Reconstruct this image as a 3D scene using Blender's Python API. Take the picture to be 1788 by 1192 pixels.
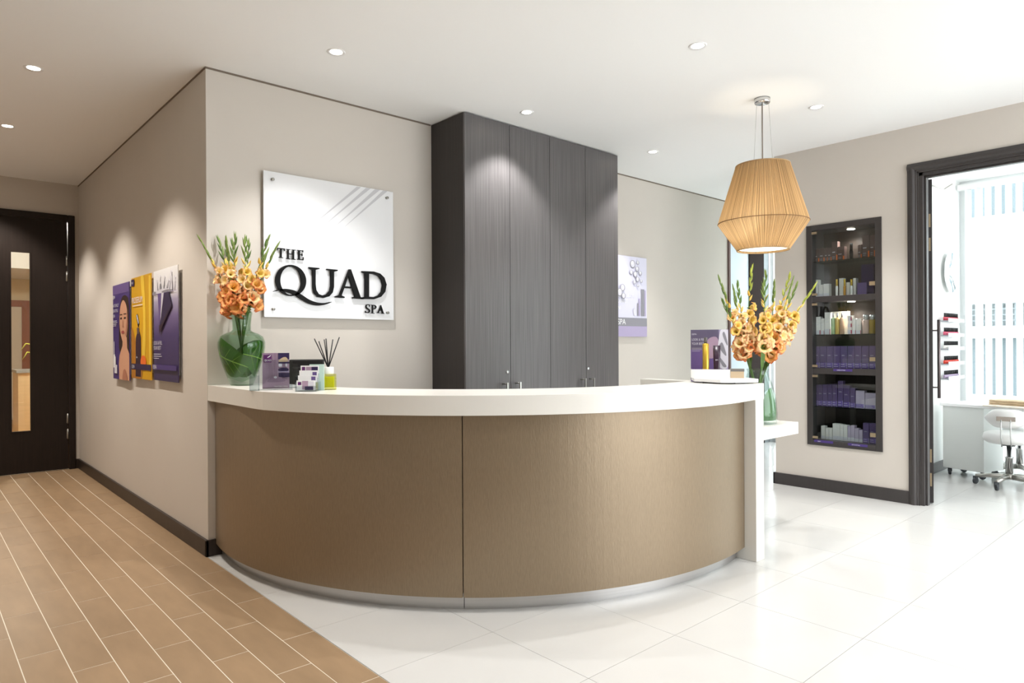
import bpy, bmesh, math, random
from mathutils import Vector, Matrix
from mathutils.geometry import tessellate_polygon
PI = math.pi
random.seed(7)
for o in list(bpy.data.objects):
    bpy.data.objects.remove(o)
SC = bpy.context.scene
COL = SC.collection

# ------------------------------------------------------------------ camera
FPX, YH, ROLL, TH, CAMH = 1181.47, 601.41, -0.0054, 0.8395, 1.35
CT, ST, CR, SR = math.cos(TH), math.sin(TH), math.cos(ROLL), math.sin(ROLL)
cd = bpy.data.cameras.new('camera')
cd.sensor_fit = 'HORIZONTAL'; cd.sensor_width = 36.0
cd.lens = FPX * 36.0 / 1788.0
cd.shift_y = (YH - 596.0) / 1788.0
cd.clip_start = 0.05; cd.clip_end = 200
cam = bpy.data.objects.new('camera', cd); COL.objects.link(cam)
R_ = Vector((ST, -CT, 0)); U_ = Vector((0, 0, 1)); F_ = Vector((CT, ST, 0))
e1 = CR * R_ + SR * U_; e2 = -SR * R_ + CR * U_
mw = Matrix(((e1.x, e2.x, -F_.x, 0), (e1.y, e2.y, -F_.y, 0), (e1.z, e2.z, -F_.z, CAMH), (0, 0, 0, 1)))
cam.matrix_world = mw
SC.camera = cam

# ------------------------------------------------------------------ world, daylight, exposure
w = bpy.data.worlds.new('overcast_sky'); SC.world = w; w.use_nodes = True
bg = w.node_tree.nodes['Background']
bg.inputs[0].default_value = (0.93, 0.97, 1.0, 1); bg.inputs[1].default_value = 5.6
SC.view_settings.view_transform = 'Standard'; SC.view_settings.look = 'None'
SC.view_settings.gamma = 1.0; SC.view_settings.use_curve_mapping = False
SC.view_settings.exposure = 0.30
SPOT_W = 70.0        # ceiling downlight power
PEND_W = 8.0        # pendant lamp power

def ray(x, y):
    a, b = x - 894.0, y - YH
    u = CR * a + SR * b; v = -SR * a + CR * b
    return Vector((CT + u / FPX * ST, ST - u / FPX * CT, -v / FPX))
def PX(x, y, X=None, Y=None, Z=None, d=None):
    r = ray(x, y)
    if X is not None: t = X / r.x
    elif Y is not None: t = Y / r.y
    elif Z is not None: t = (Z - CAMH) / r.z
    else: t = d
    return Vector((0, 0, CAMH)) + t * r

# ------------------------------------------------------------------ materials
def lin(c):
    c /= 255.0
    return c / 12.92 if c <= 0.04045 else ((c + 0.055) / 1.055) ** 2.4
def rgb(c): return (lin(c[0]), lin(c[1]), lin(c[2]), 1)
MATS = {}
def M(name, c=(200, 200, 200), rough=0.5, metal=0.0, noise=0.0, nscale=(8, 8, 8), bump=0.0, spec=0.5, emit=None, estr=1.0,
      coat=0.0, rnd=0.0, sheen=0.0, trans=0.0, ior=1.45, sub=0.0):
    if name in MATS: return MATS[name]
    m = bpy.data.materials.new(name); m.use_nodes = True; nt = m.node_tree
    b = nt.nodes['Principled BSDF']
    b.inputs['Base Color'].default_value = rgb(c); b.inputs['Roughness'].default_value = rough
    b.inputs['Metallic'].default_value = metal; b.inputs['Specular IOR Level'].default_value = spec
    b.inputs['Coat Weight'].default_value = coat; b.inputs['Coat Roughness'].default_value = 0.15
    b.inputs['Transmission Weight'].default_value = trans; b.inputs['IOR'].default_value = ior
    if sheen: b.inputs['Sheen Weight'].default_value = sheen
    tc = nt.nodes.new('ShaderNodeTexCoord'); mp = nt.nodes.new('ShaderNodeMapping'); mp.inputs['Scale'].default_value = nscale
    nz = nt.nodes.new('ShaderNodeTexNoise'); nz.inputs['Scale'].default_value = 1.0; nz.inputs['Detail'].default_value = 4.0
    nt.links.new(tc.outputs['Object'], mp.inputs['Vector']); nt.links.new(mp.outputs[0], nz.inputs['Vector'])
    if noise or rnd:
        hs = nt.nodes.new('ShaderNodeHueSaturation'); hs.inputs['Color'].default_value = rgb(c)
        mr = nt.nodes.new('ShaderNodeMapRange'); mr.inputs[1].default_value = 0.25; mr.inputs[2].default_value = 0.75
        mr.inputs[3].default_value = 1 - noise; mr.inputs[4].default_value = 1 + noise
        nt.links.new(nz.outputs[0], mr.inputs[0])
        src = mr.outputs[0]
        if rnd:
            oi = nt.nodes.new('ShaderNodeObjectInfo'); m2 = nt.nodes.new('ShaderNodeMapRange')
            m2.inputs[3].default_value = -rnd; m2.inputs[4].default_value = rnd
            nt.links.new(oi.outputs['Random'], m2.inputs[0])
            ad = nt.nodes.new('ShaderNodeMath'); ad.operation = 'ADD'
            nt.links.new(src, ad.inputs[0]); nt.links.new(m2.outputs[0], ad.inputs[1]); src = ad.outputs[0]
            # shift the grain from piece to piece
            vm = nt.nodes.new('ShaderNodeVectorMath'); vm.operation = 'ADD'
            cb = nt.nodes.new('ShaderNodeCombineXYZ'); ml = nt.nodes.new('ShaderNodeMath'); ml.operation = 'MULTIPLY'; ml.inputs[1].default_value = 57.0
            nt.links.new(oi.outputs['Random'], ml.inputs[0])
            for k in range(3): nt.links.new(ml.outputs[0], cb.inputs[k])
            nt.links.new(mp.outputs[0], vm.inputs[0]); nt.links.new(cb.outputs[0], vm.inputs[1]); nt.links.new(vm.outputs[0], nz.inputs['Vector'])
        nt.links.new(src, hs.inputs['Value']); nt.links.new(hs.outputs[0], b.inputs['Base Color'])
    if bump:
        bp = nt.nodes.new('ShaderNodeBump'); bp.inputs['Strength'].default_value = bump; bp.inputs['Distance'].default_value = 0.004
        nt.links.new(nz.outputs[0], bp.inputs['Height']); nt.links.new(bp.outputs[0], b.inputs['Normal'])
    if emit:
        b.inputs['Emission Color'].default_value = rgb(emit); b.inputs['Emission Strength'].default_value = estr
    MATS[name] = m
    return m
def MGLASS(name, tint=(250, 252, 251), ior=1.35, rough=0.0, gl=1.0):
    if name in MATS: return MATS[name]
    m = bpy.data.materials.new(name); m.use_nodes = True; nt = m.node_tree
    for n in list(nt.nodes):
        if n.type != 'OUTPUT_MATERIAL': nt.nodes.remove(n)
    out = [n for n in nt.nodes][0]
    tr = nt.nodes.new('ShaderNodeBsdfTransparent'); tr.inputs[0].default_value = rgb(tint)
    g = nt.nodes.new('ShaderNodeBsdfGlossy'); g.inputs['Roughness'].default_value = rough; g.inputs[0].default_value = (gl, gl, gl, 1)
    lw = nt.nodes.new('ShaderNodeLayerWeight'); lw.inputs[0].default_value = 0.5
    pw = nt.nodes.new('ShaderNodeMath'); pw.operation = 'POWER'; pw.inputs[1].default_value = 4.0
    fr = nt.nodes.new('ShaderNodeMath'); fr.operation = 'MULTIPLY_ADD'; fr.inputs[1].default_value = 0.55; fr.inputs[2].default_value = ((ior-1)/(ior+1))**2
    nt.links.new(lw.outputs['Facing'], pw.inputs[0]); nt.links.new(pw.outputs[0], fr.inputs[0])
    mx = nt.nodes.new('ShaderNodeMixShader')
    nt.links.new(fr.outputs[0], mx.inputs[0]); nt.links.new(tr.outputs[0], mx.inputs[1]); nt.links.new(g.outputs[0], mx.inputs[2])
    nt.links.new(mx.outputs[0], out.inputs[0]); MATS[name] = m
    return m
def MTRANSL(name, c, tc, fac=0.5, stripes=None, tex=None):
    m = bpy.data.materials.new(name); m.use_nodes = True; nt = m.node_tree
    for n in list(nt.nodes):
        if n.type != 'OUTPUT_MATERIAL': nt.nodes.remove(n)
    out = [n for n in nt.nodes][0]
    d = nt.nodes.new('ShaderNodeBsdfDiffuse'); d.inputs[0].default_value = rgb(c)
    t = nt.nodes.new('ShaderNodeBsdfTranslucent'); t.inputs[0].default_value = rgb(tc)
    mx = nt.nodes.new('ShaderNodeMixShader'); mx.inputs[0].default_value = fac
    nt.links.new(d.outputs[0], mx.inputs[1]); nt.links.new(t.outputs[0], mx.inputs[2]); nt.links.new(mx.outputs[0], out.inputs[0])
    if stripes:
        co = nt.nodes.new('ShaderNodeTexCoord'); se = nt.nodes.new('ShaderNodeSeparateXYZ'); at = nt.nodes.new('ShaderNodeMath'); at.operation = 'ARCTAN2'
        nt.links.new(co.outputs['Object'], se.inputs[0]); nt.links.new(se.outputs[1], at.inputs[0]); nt.links.new(se.outputs[0], at.inputs[1])
        ns = nt.nodes.new('ShaderNodeTexNoise'); ns.noise_dimensions = '1D'; ns.inputs['Scale'].default_value = stripes; ns.inputs['Detail'].default_value = 3
        nt.links.new(at.outputs[0], ns.inputs['W'])
        for sh, col in ((d, c), (t, tc)):
            h = nt.nodes.new('ShaderNodeHueSaturation'); h.inputs['Color'].default_value = rgb(col)
            mr = nt.nodes.new('ShaderNodeMapRange'); mr.inputs[1].default_value = 0.3; mr.inputs[2].default_value = 0.7; mr.inputs[3].default_value = 0.45; mr.inputs[4].default_value = 1.25
            nt.links.new(ns.outputs[0], mr.inputs[0]); nt.links.new(mr.outputs[0], h.inputs['Value']); nt.links.new(h.outputs[0], sh.inputs[0])
    MATS[name] = m
    return m
def MPETAL(name, stops, rad):
    m = bpy.data.materials.new(name); m.use_nodes = True; nt = m.node_tree; b = nt.nodes['Principled BSDF']
    co = nt.nodes.new('ShaderNodeTexCoord'); se = nt.nodes.new('ShaderNodeSeparateXYZ'); cb = nt.nodes.new('ShaderNodeCombineXYZ')
    ln = nt.nodes.new('ShaderNodeVectorMath'); ln.operation = 'LENGTH'; dv = nt.nodes.new('ShaderNodeMath'); dv.operation = 'DIVIDE'; dv.inputs[1].default_value = rad
    nz = nt.nodes.new('ShaderNodeTexNoise'); nz.inputs['Scale'].default_value = 70
    ad = nt.nodes.new('ShaderNodeMath'); ad.operation = 'MULTIPLY_ADD'; ad.inputs[1].default_value = 0.5; 
    rp = nt.nodes.new('ShaderNodeValToRGB')
    nt.links.new(co.outputs['Object'], se.inputs[0]); nt.links.new(se.outputs[0], cb.inputs[0]); nt.links.new(se.outputs[1], cb.inputs[1])
    nt.links.new(cb.outputs[0], ln.inputs[0]); nt.links.new(ln.outputs['Value'], dv.inputs[0])
    nt.links.new(co.outputs['Object'], nz.inputs['Vector'])
    sb = nt.nodes.new('ShaderNodeMath'); sb.operation = 'SUBTRACT'; sb.inputs[1].default_value = 0.25
    nt.links.new(dv.outputs[0], sb.inputs[0]); nt.links.new(nz.outputs[0], ad.inputs[0]); nt.links.new(sb.outputs[0], ad.inputs[2])
    nt.links.new(ad.outputs[0], rp.inputs[0])
    el = rp.color_ramp.elements
    el[0].position = stops[0][0]; el[0].color = rgb(stops[0][1]); el[1].position = stops[-1][0]; el[1].color = rgb(stops[-1][1])
    for p, c in stops[1:-1]:
        e = el.new(p); e.color = rgb(c)
    nt.links.new(rp.outputs[0], b.inputs['Base Color']); b.inputs['Roughness'].default_value = 0.6
    b.inputs['Subsurface Weight'].default_value = 0.15; b.inputs['Subsurface Radius'].default_value = (0.01, 0.006, 0.003)
    MATS[name] = m
    return m

def MGRAD(name, z1, stops, rough=0.35):
    m = bpy.data.materials.new(name); m.use_nodes = True; nt = m.node_tree; b = nt.nodes['Principled BSDF']; b.inputs['Roughness'].default_value = rough
    co = nt.nodes.new('ShaderNodeTexCoord'); se = nt.nodes.new('ShaderNodeSeparateXYZ'); mr = nt.nodes.new('ShaderNodeMapRange'); mr.inputs[2].default_value = z1
    rp = nt.nodes.new('ShaderNodeValToRGB'); el = rp.color_ramp.elements
    nt.links.new(co.outputs['Object'], se.inputs[0]); nt.links.new(se.outputs[2], mr.inputs[0]); nt.links.new(mr.outputs[0], rp.inputs[0]); nt.links.new(rp.outputs[0], b.inputs['Base Color'])
    el[0].position = stops[0][0]; el[0].color = rgb(stops[0][1]); el[1].position = stops[-1][0]; el[1].color = rgb(stops[-1][1])
    for p, c in stops[1:-1]: el.new(p).color = rgb(c)
    MATS[name] = m
    return m
WALL = M('beige_wall_paint', (206, 199, 190), 0.75, noise=0.012, nscale=(3, 3, 3), spec=0.25)
WHITEWALL = M('white_wall_paint', (240, 240, 238), 0.7, spec=0.25)
CEIL = M('white_ceiling_paint', (244, 244, 243), 0.85, spec=0.2)
DARKWOOD = M('dark_stained_wood', (52, 43, 38), 0.42, noise=0.25, nscale=(90, 90, 3), spec=0.45)
DOORWOOD = M('black_brown_door_wood', (34, 26, 22), 0.5, noise=0.2, nscale=(70, 70, 3), spec=0.3)
FRAMEWOOD = M('charcoal_frame_wood', (60, 56, 55), 0.4, noise=0.07, nscale=(90, 90, 4), spec=0.5)
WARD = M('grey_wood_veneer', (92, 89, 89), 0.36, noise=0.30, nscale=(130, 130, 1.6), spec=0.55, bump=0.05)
PLANK = M('brown_plank_tile', (154, 128, 99), 0.42, noise=0.09, nscale=(16, 4, 4), spec=0.45, rnd=0.05, bump=0.02)
TILE = M('white_floor_tile', (206, 205, 202), 0.18, noise=0.012, nscale=(4, 4, 4), spec=0.5, rnd=0.012)
GROUTW = M('pale_grout', (232, 224, 208), 0.9)
GROUTG = M('grey_grout', (130, 128, 124), 0.9)
CORIAN = M('white_solid_surface', (224, 221, 214), 0.28, spec=0.5)
DESKP = M('bronze_textured_panel', (140, 123, 101), 0.38, metal=0.5, noise=0.10, nscale=(240, 240, 30), bump=0.15)
STEEL = M('brushed_steel', (190, 188, 186), 0.34, metal=0.85, noise=0.05, nscale=(3, 3, 120))
CHROME = M('chrome', (215, 215, 215), 0.15, metal=1.0)
SATIN = M('satin_nickel', (180, 178, 172), 0.3, metal=0.9)
BRASS = M('worn_nickel_hinge', (170, 152, 124), 0.4, metal=0.7)
BLACK = M('black_plastic', (16, 16, 17), 0.4)
BLACKL = M('black_gloss_letter', (14, 13, 13), 0.5, spec=0.15)
GREYDK = M('dark_gap', (14, 12, 11), 0.9)
WHITE = M('white_plastic', (238, 238, 238), 0.35)
ACRW = M('white_acrylic_panel', (226, 227, 229), 0.12, spec=0.6)
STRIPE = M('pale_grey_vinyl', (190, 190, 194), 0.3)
GLASS = MGLASS('clear_glass', (248, 251, 250))
CABGLASS = MGLASS('cabinet_glass', (236, 240, 240), 1.5)
VASEG = MGLASS('green_tinted_glass', (229, 239, 230), 1.38)
VASEC = MGLASS('clear_vase_glass', (244, 249, 246), 1.38)
ACRYL = MGLASS('clear_acrylic', (240, 243, 244), 1.4)
GRN = M('stem_green', (96, 128, 60), 0.5, noise=0.25, nscale=(30, 30, 30))
LGRN = M('bud_green', (128, 148, 76), 0.5, noise=0.25, nscale=(40, 40, 40))
YGRN = M('young_bud_green', (168, 178, 70), 0.5, noise=0.2, nscale=(40, 40, 40))
LEAFG = M('big_leaf_green', (62, 108, 30), 0.4, noise=0.3, nscale=(14, 14, 14))
VEIN = M('leaf_vein', (150, 185, 80), 0.5)
PET_O = MPETAL('orange_petal', [(0.0, (238, 200, 80)), (0.35, (243, 196, 110)), (0.7, (238, 160, 92)), (1.0, (226, 116, 62))], 0.05)
PET_P = MPETAL('peach_petal', [(0.0, (240, 208, 96)), (0.4, (252, 228, 164)), (0.75, (250, 206, 150)), (1.0, (244, 176, 130))], 0.05)
PET_Y = MPETAL('yellow_petal', [(0.0, (232, 200, 60)), (0.4, (244, 216, 120)), (0.8, (244, 196, 110)), (1.0, (232, 160, 84))], 0.05)
PURPLE = M('deep_purple_print', (74, 56, 122), 0.35)
PURP_D = M('dark_purple_print', (50, 38, 78), 0.35)
PURP_L = M('lilac_print', (172, 160, 192), 0.4)
PURP_M = M('mid_purple_print', (104, 84, 140), 0.4)
MAUVE = M('mauve_print', (172, 146, 168), 0.4)
MAUVE_D = M('dark_mauve_print', (146, 120, 146), 0.4)
PLUM = M('plum_print', (92, 36, 100), 0.4)
YELLOW = M('amber_yellow_print', (214, 162, 24), 0.35, noise=0.12, nscale=(2, 3, 2))
YEL_L = M('bright_yellow_print', (236, 196, 60), 0.35)
WPRINT = M('white_print', (240, 240, 240), 0.5)
LPRINT = M('pale_grey_print', (214, 212, 222), 0.45)
GPRINT = M('grey_print', (140, 138, 146), 0.45)
SKIN = M('skin_tone_print', (212, 160, 130), 0.45)
SKIN_D = M('shaded_skin_print', (176, 118, 94), 0.45)
HAIR = M('brown_hair_print', (52, 32, 28), 0.45)
LIPS = M('lip_print', (168, 84, 78), 0.45)
BROWNP = M('brown_carton', (92, 72, 68), 0.45)
ORANGEP = M('orange_strip', (232, 112, 40), 0.45)
CARTW = M('white_carton', (232, 228, 224), 0.45)
CARTP = M('pink_strip', (170, 70, 96), 0.5)
CARTV = M('violet_carton', (98, 80, 124), 0.4)
CARTV2 = M('violet_band', (116, 92, 168), 0.4)
LILACC = M('lilac_carton', (190, 176, 198), 0.45)
GOLD = M('gold_metal', (214, 176, 70), 0.28, metal=0.8)
GOLDB = M('amber_gold_bottle', (196, 140, 50), 0.25)
DKTUBE = M('dark_plum_tube', (52, 32, 50), 0.3)
TAN = M('tan_carton', (196, 174, 144), 0.5)
TOWEL = M('beige_towel', (214, 190, 158), 0.95, noise=0.06, nscale=(60, 60, 60), bump=0.3)
DESKGREY = M('pale_grey_laminate', (222, 225, 222), 0.45)
LEATHER = M('white_vinyl_upholstery', (236, 236, 234), 0.4)
OIL = M('yellow_green_oil', (206, 204, 50), 0.2, spec=0.6)
OILD = M('olive_oil_shadow', (120, 120, 30), 0.3)
LAMPE = M('lit_lamp_glass', (255, 255, 255), 0.4, emit=(255, 244, 226), estr=14.0)
DIFFE = M('lit_diffuser', (255, 250, 240), 0.5, emit=(255, 240, 212), estr=1.6)
SHADE = MTRANSL('pleated_silk_shade', (180, 156, 124), (208, 178, 134), 0.5, stripes=42)
FROST = M('frosted_blue_glass', (196, 206, 214), 0.3)
BLIND = MTRANSL('white_blind_fabric', (240, 241, 242), (244, 245, 246), 0.5)
FACADE = M('white_render_facade', (236, 238, 238), 0.8)
FACGLASS = M('grey_facade_glass', (92, 104, 110), 0.25)
RAIL = M('grey_railing', (110, 118, 122), 0.5)

# ------------------------------------------------------------------ mesh helpers
class MB:
    def __init__(s): s.v = []; s.f = []; s.m = []; s.sm = []
    def add(s, vs, fs, mat=0, smooth=False):
        o = len(s.v); s.v += [Vector(q) for q in vs]
        for f in fs: s.f.append([i + o for i in f]); s.m.append(mat); s.sm.append(smooth)
        return s
    def box(s, a, b, mat=0):
        x0, y0, z0 = a; x1, y1, z1 = b
        if x0 > x1: x0, x1 = x1, x0
        if y0 > y1: y0, y1 = y1, y0
        if z0 > z1: z0, z1 = z1, z0
        return s.add([(x0,y0,z0),(x1,y0,z0),(x1,y1,z0),(x0,y1,z0),(x0,y0,z1),(x1,y0,z1),(x1,y1,z1),(x0,y1,z1)],
              [(3,2,1,0),(4,5,6,7),(0,1,5,4),(1,2,6,5),(2,3,7,6),(3,0,4,7)], mat)
    def lathe(s, prof, seg=32, c=(0,0,0), mat=0, capb=True, capt=True, smooth=True, mod=None):
        vs = []; fs = []; n = len(prof)
        for i in range(seg):
            a = 2*PI*i/seg
            for k, (r, z) in enumerate(prof):
                rr = r + (mod(i, k) if mod else 0)
                vs.append((c[0]+rr*math.cos(a), c[1]+rr*math.sin(a), c[2]+z))
        for i in range(seg):
            j = (i+1) % seg
            for k in range(n-1): fs.append((i*n+k, j*n+k, j*n+k+1, i*n+k+1))
        s.add(vs, fs, mat, smooth)
        o = len(s.v) - len(vs)
        if capb and prof[0][0] > 1e-5: s.f.append([o+i*n for i in range(seg)][::-1]); s.m.append(mat); s.sm.append(False)
        if capt and prof[-1][0] > 1e-5: s.f.append([o+i*n+n-1 for i in range(seg)]); s.m.append(mat); s.sm.append(False)
        return s
    def tube(s, pts, r, seg=8, mat=0, caps=True):
        pts = [Vector(p) for p in pts]; n = len(pts)
        rs = r if isinstance(r, (list, tuple)) else [r]*n
        vs = []; up = None
        for i, p in enumerate(pts):
            t = (pts[min(i+1, n-1)] - pts[max(i-1, 0)]).normalized()
            if up is None: up = t.orthogonal().normalized()
            up = (up - t*up.dot(t)); up = up.normalized() if up.length > 1e-6 else t.orthogonal().normalized()
            sd = t.cross(up)
            for k in range(seg):
                a = 2*PI*k/seg; vs.append(p + (up*math.cos(a) + sd*math.sin(a))*rs[i])
        fs = []
        for i in range(n-1):
            for k in range(seg):
                j = (k+1) % seg; fs.append((i*seg+k, i*seg+j, (i+1)*seg+j, (i+1)*seg+k))
        if caps: fs += [tuple(range(seg))[::-1], tuple((n-1)*seg+k for k in range(seg))]
        return s.add(vs, fs, mat, True)
    def prism(s, loops, ext, mat=0):
        """loops: list of 3-D loops (outer, holes) in one plane; ext: extrusion vector"""
        loops = [[Vector(p) for p in l] for l in loops]; ext = Vector(ext)
        tris = tessellate_polygon(loops); flat = [p for l in loops for p in l]; n = len(flat)
        vs = flat + [p + ext for p in flat]; fs = []
        for t in tris:
            nn = (flat[t[1]]-flat[t[0]]).cross(flat[t[2]]-flat[t[0]])
            t = t if nn.dot(ext) < 0 else t[::-1]
            fs.append(tuple(t)); fs.append(tuple(i+n for i in t[::-1]))
        o = 0
        for l in loops:
            k = len(l)
            for i in range(k): fs.append((o+i, o+(i+1) % k, o+(i+1) % k+n, o+i+n))
            o += k
        return s.add(vs, fs, mat)
    def mesh(s, name, mats, recalc=True):
        me = bpy.data.meshes.new(name)
        me.from_pydata([tuple(q) for q in s.v], [], s.f)
        for m in (mats if isinstance(mats, (list, tuple)) else [mats]): me.materials.append(m)
        for p, mi, sm in zip(me.polygons, s.m, s.sm): p.material_index = mi; p.use_smooth = sm
        if recalc:
            bm = bmesh.new(); bm.from_mesh(me); bmesh.ops.recalc_face_normals(bm, faces=bm.faces); bm.to_mesh(me); bm.free()
        me.update()
        return me
    def build(s, name, mats, parent=None, bevel=0.0, recalc=True, loc=None, rot=None, local=True):
        if parent is not None and not local:      # world coordinates given: bring them into the parent's frame
            inv = parent_matrix(parent).inverted()
            s.v = [inv @ q for q in s.v]
        o = bpy.data.objects.new(name, s.mesh(name, mats, recalc)); COL.objects.link(o)
        if parent is not None: o.parent = parent
        if loc is not None: o.location = loc
        if rot is not None: o.rotation_euler = rot
        if bevel:
            bv = o.modifiers.new('bevel', 'BEVEL'); bv.width = bevel; bv.segments = 2; bv.limit_method = 'ANGLE'; bv.angle_limit = 0.7
        return o
def parent_matrix(p):
    m = Matrix.LocRotScale(p.location, p.rotation_euler, None)
    return (parent_matrix(p.parent) @ m) if p.parent else m
def thing(name, label, cat, loc=(0,0,0), rz=0.0, group=None):
    o = bpy.data.objects.new(name, None); COL.objects.link(o); o.empty_display_size = 0.05
    o.location = loc; o.rotation_euler = (0, 0, rz)
    return tag(o, label, cat, group)
def tag(o, label, cat, group=None):
    o['label'] = label; o['category'] = cat
    if group: o['group'] = group
    return o
def struct(o, label=None):
    o['kind'] = 'structure'
    if label: o['label'] = label
    return o
def B(a, b): return MB().box(a, b)
def inst(name, me, parent=None, loc=(0,0,0), rot=(0,0,0), sc=None):
    o = bpy.data.objects.new(name, me); COL.objects.link(o); o.parent = parent; o.location = loc; o.rotation_euler = rot
    if sc is not None: o.scale = (sc, sc, sc) if not isinstance(sc, (tuple, list)) else sc
    return o
def copy_tree(o, parent=None):
    c = o.copy(); COL.objects.link(c); c.parent = parent
    for ch in o.children: copy_tree(ch, c)
    return c
def textmesh(body, size, align='LEFT'):
    cu = bpy.data.curves.new('lettering', 'FONT'); cu.body = body; cu.size = size; cu.align_x = align; cu.resolution_u = 3
    ob = bpy.data.objects.new('lettering', cu); COL.objects.link(ob)
    dg = bpy.context.evaluated_depsgraph_get(); dg.update()
    me = bpy.data.meshes.new_from_object(ob.evaluated_get(dg))
    vs = [q.co.copy() for q in me.vertices]; fs = [tuple(p.vertices) for p in me.polygons]
    bpy.data.objects.remove(ob); bpy.data.curves.remove(cu); bpy.data.meshes.remove(me)
    return vs, fs
def prints(name, parent, O, U, V, items, lift=0.0004):
    """flat print on a face: O lower-left corner, U/V edge vectors (local to the parent).
       items: (material, [(u,v)..]) or (material, 'text', u, v, height, maxwidth)"""
    O, U, V = Vector(O), Vector(U), Vector(V); N = U.cross(V).normalized()
    mb = MB(); mats = []; k = 0
    for it in items:
        if it[0] not in mats: mats.append(it[0])
        mi = mats.index(it[0]); k += 1; off = N*(0.0008 + lift*k)
        if isinstance(it[1], str):
            vs, fs = textmesh(it[1], 1.0)
            if not vs: continue
            wd = max(q.x for q in vs); hg = 0.72
            un, vn = U.normalized(), V.normalized()
            sy = it[4]*V.length/hg; sx = sy
            if len(it) > 5 and wd*sx > it[5]*U.length: sx = it[5]*U.length/wd
            mb.add([O + U*it[2] + V*it[3] + un*(q.x*sx) + vn*(q.y*sy) + off for q in vs], fs, mi)
        else:
            loop = [O + U*min(1, max(0, u)) + V*min(1, max(0, v)) + off for u, v in it[1]]
            mb.add(loop, tessellate_polygon([loop]), mi)
    o = mb.build(name, mats, parent, recalc=False)
    # make every print face look along the outward normal
    me = o.data; bm = bmesh.new(); bm.from_mesh(me)
    bmesh.ops.reverse_faces(bm, faces=[f for f in bm.faces if f.normal.dot(N) < 0]); bm.to_mesh(me); bm.free()
    return o
def rect(u0, v0, u1, v1): return [(u0,v0),(u1,v0),(u1,v1),(u0,v1)]
def ell(cx, cy, rx, ry, n=20, a0=0, a1=2*PI): return [(cx+rx*math.cos(a0+(a1-a0)*i/n), cy+ry*math.sin(a0+(a1-a0)*i/n)) for i in range(n)]
ORD = ['leftmost', 'second', 'third', 'fourth', 'fifth', 'sixth', 'seventh', 'eighth', 'ninth', 'tenth', 'eleventh', 'twelfth', 'thirteenth']
def nth(i): return 'leftmost' if i == 0 else ORD[i]

# ------------------------------------------------------------------ key planes (metres)
ZC = 3.149                    # ceiling
SY = 4.552                    # wall with the sign
AX = 1.448                    # corridor wall
BY = 8.854                    # corridor end wall
RX = 6.253                    # right wall
RE = 3.165                    # free end of the right wall
EX = 8.85                     # window wall
PYW = 2.30                    # nail room side wall
XL, YF = -1.0, -2.6           # unseen left wall and front wall

# ------------------------------------------------------------------ floor
BORD = 1.437
fl = struct(MB().box((BORD, YF, -0.12), (EX+0.1, SY+0.15, -0.004)).build('floor', GROUTG), 'white tiled floor')
tile_me = MB().box((0.001, 0.001, -0.02), (0.599, 0.599, 0.0)).mesh('tile', TILE)
TX0, TY0 = 2.0507-0.6, 2.434
for i in range(0, 13):
    for j in range(-8, 4):
        x = TX0 + 0.6*i - 0.0; y = TY0 + 0.6*j
        if x > EX: continue
        if x > 6.7 and 2.35 < y and y+0.6 < 3.1: continue
        o = inst('tile', tile_me, fl, (x, y, 0))
        if i == 0: o.location.x = BORD+0.002; o.scale[0] = (TX0+0.6-BORD-0.002)/0.6
        if x + 0.6 > EX + 0.05: o.scale[0] = (EX + 0.05 - x)/0.6
        if y + 0.6 > SY + 0.1: o.scale[1] = (SY + 0.1 - y)/0.6
fc = struct(MB().box((XL, YF, -0.12), (BORD, BY+0.1, -0.0010)).build('floor_corridor', GROUTW), 'brown plank tiled corridor floor')
PW, PL = 0.1543, 0.5935
pl_me = MB().box((0.0021, 0.0024, -0.02), (PW-0.0021, PL-0.0024, 0.0)).mesh('plank', PLANK)
for i in range(15):
    y = 2.422 - 7*PL + (PL/2*1.0 if i % 2 else 0)
    while y < BY - 0.05:
        x = BORD - PW*(i+1)
        if y > -1.9:
            o = inst('plank', pl_me, fc, (x, y, 0))
            if y + PL > BY: o.scale[1] = (BY - y)/PL
        y += PL
# ------------------------------------------------------------------ ceiling and walls
struct(B((XL-0.1, YF-0.1, ZC), (EX+0.1, BY+0.2, ZC+0.12)).build('ceiling', CEIL))
struct(B((AX, SY, 0), (7.76, SY+0.17, ZC)).build('wall_back', WALL), 'beige wall behind the desk')
struct(B((AX, SY+0.17, 0), (AX+0.17, BY, ZC)).build('wall_corridor', WALL), 'beige corridor wall with posters')
DL0, DL1, DLZ = 0.40, 1.345, 2.725     # corridor end door leaf
mb = MB(); mb.box((1.405, BY, 0), (AX+0.17, BY+0.15, ZC)); mb.box((XL, BY, 0), (0.34, BY+0.15, ZC)); mb.box((0.34, BY, 2.80), (1.405, BY+0.15, ZC))
struct(mb.build('wall_end', WALL))
struct(B((XL-0.1, YF, 0), (XL, BY+0.15, ZC)).build('wall_left', WALL))
mb = MB(); mb.box((XL, YF-0.12, 0), (2.6, YF, ZC)); mb.box((2.6, YF-0.12, 2.9), (EX, YF, ZC)); mb.box((2.6, YF-0.12, 0), (EX, YF, 0.1))
struct(mb.build('wall_front', WALL))  # unseen wall, its wide opening added to let fill daylight in
NY0, NY1, NZ0, NZ1 = 2.203, 2.853, 0.410, 2.433      # display niche, outer frame
DO0, DO1, DOZ = 0.10, 1.915, 2.755                    # double-door opening
mb = MB()
mb.box((RX, NY1-0.01, 0), (RX+0.40, RE, ZC)); mb.box((RX, DO1, 0), (RX+0.14, NY0+0.01, ZC))
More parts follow.
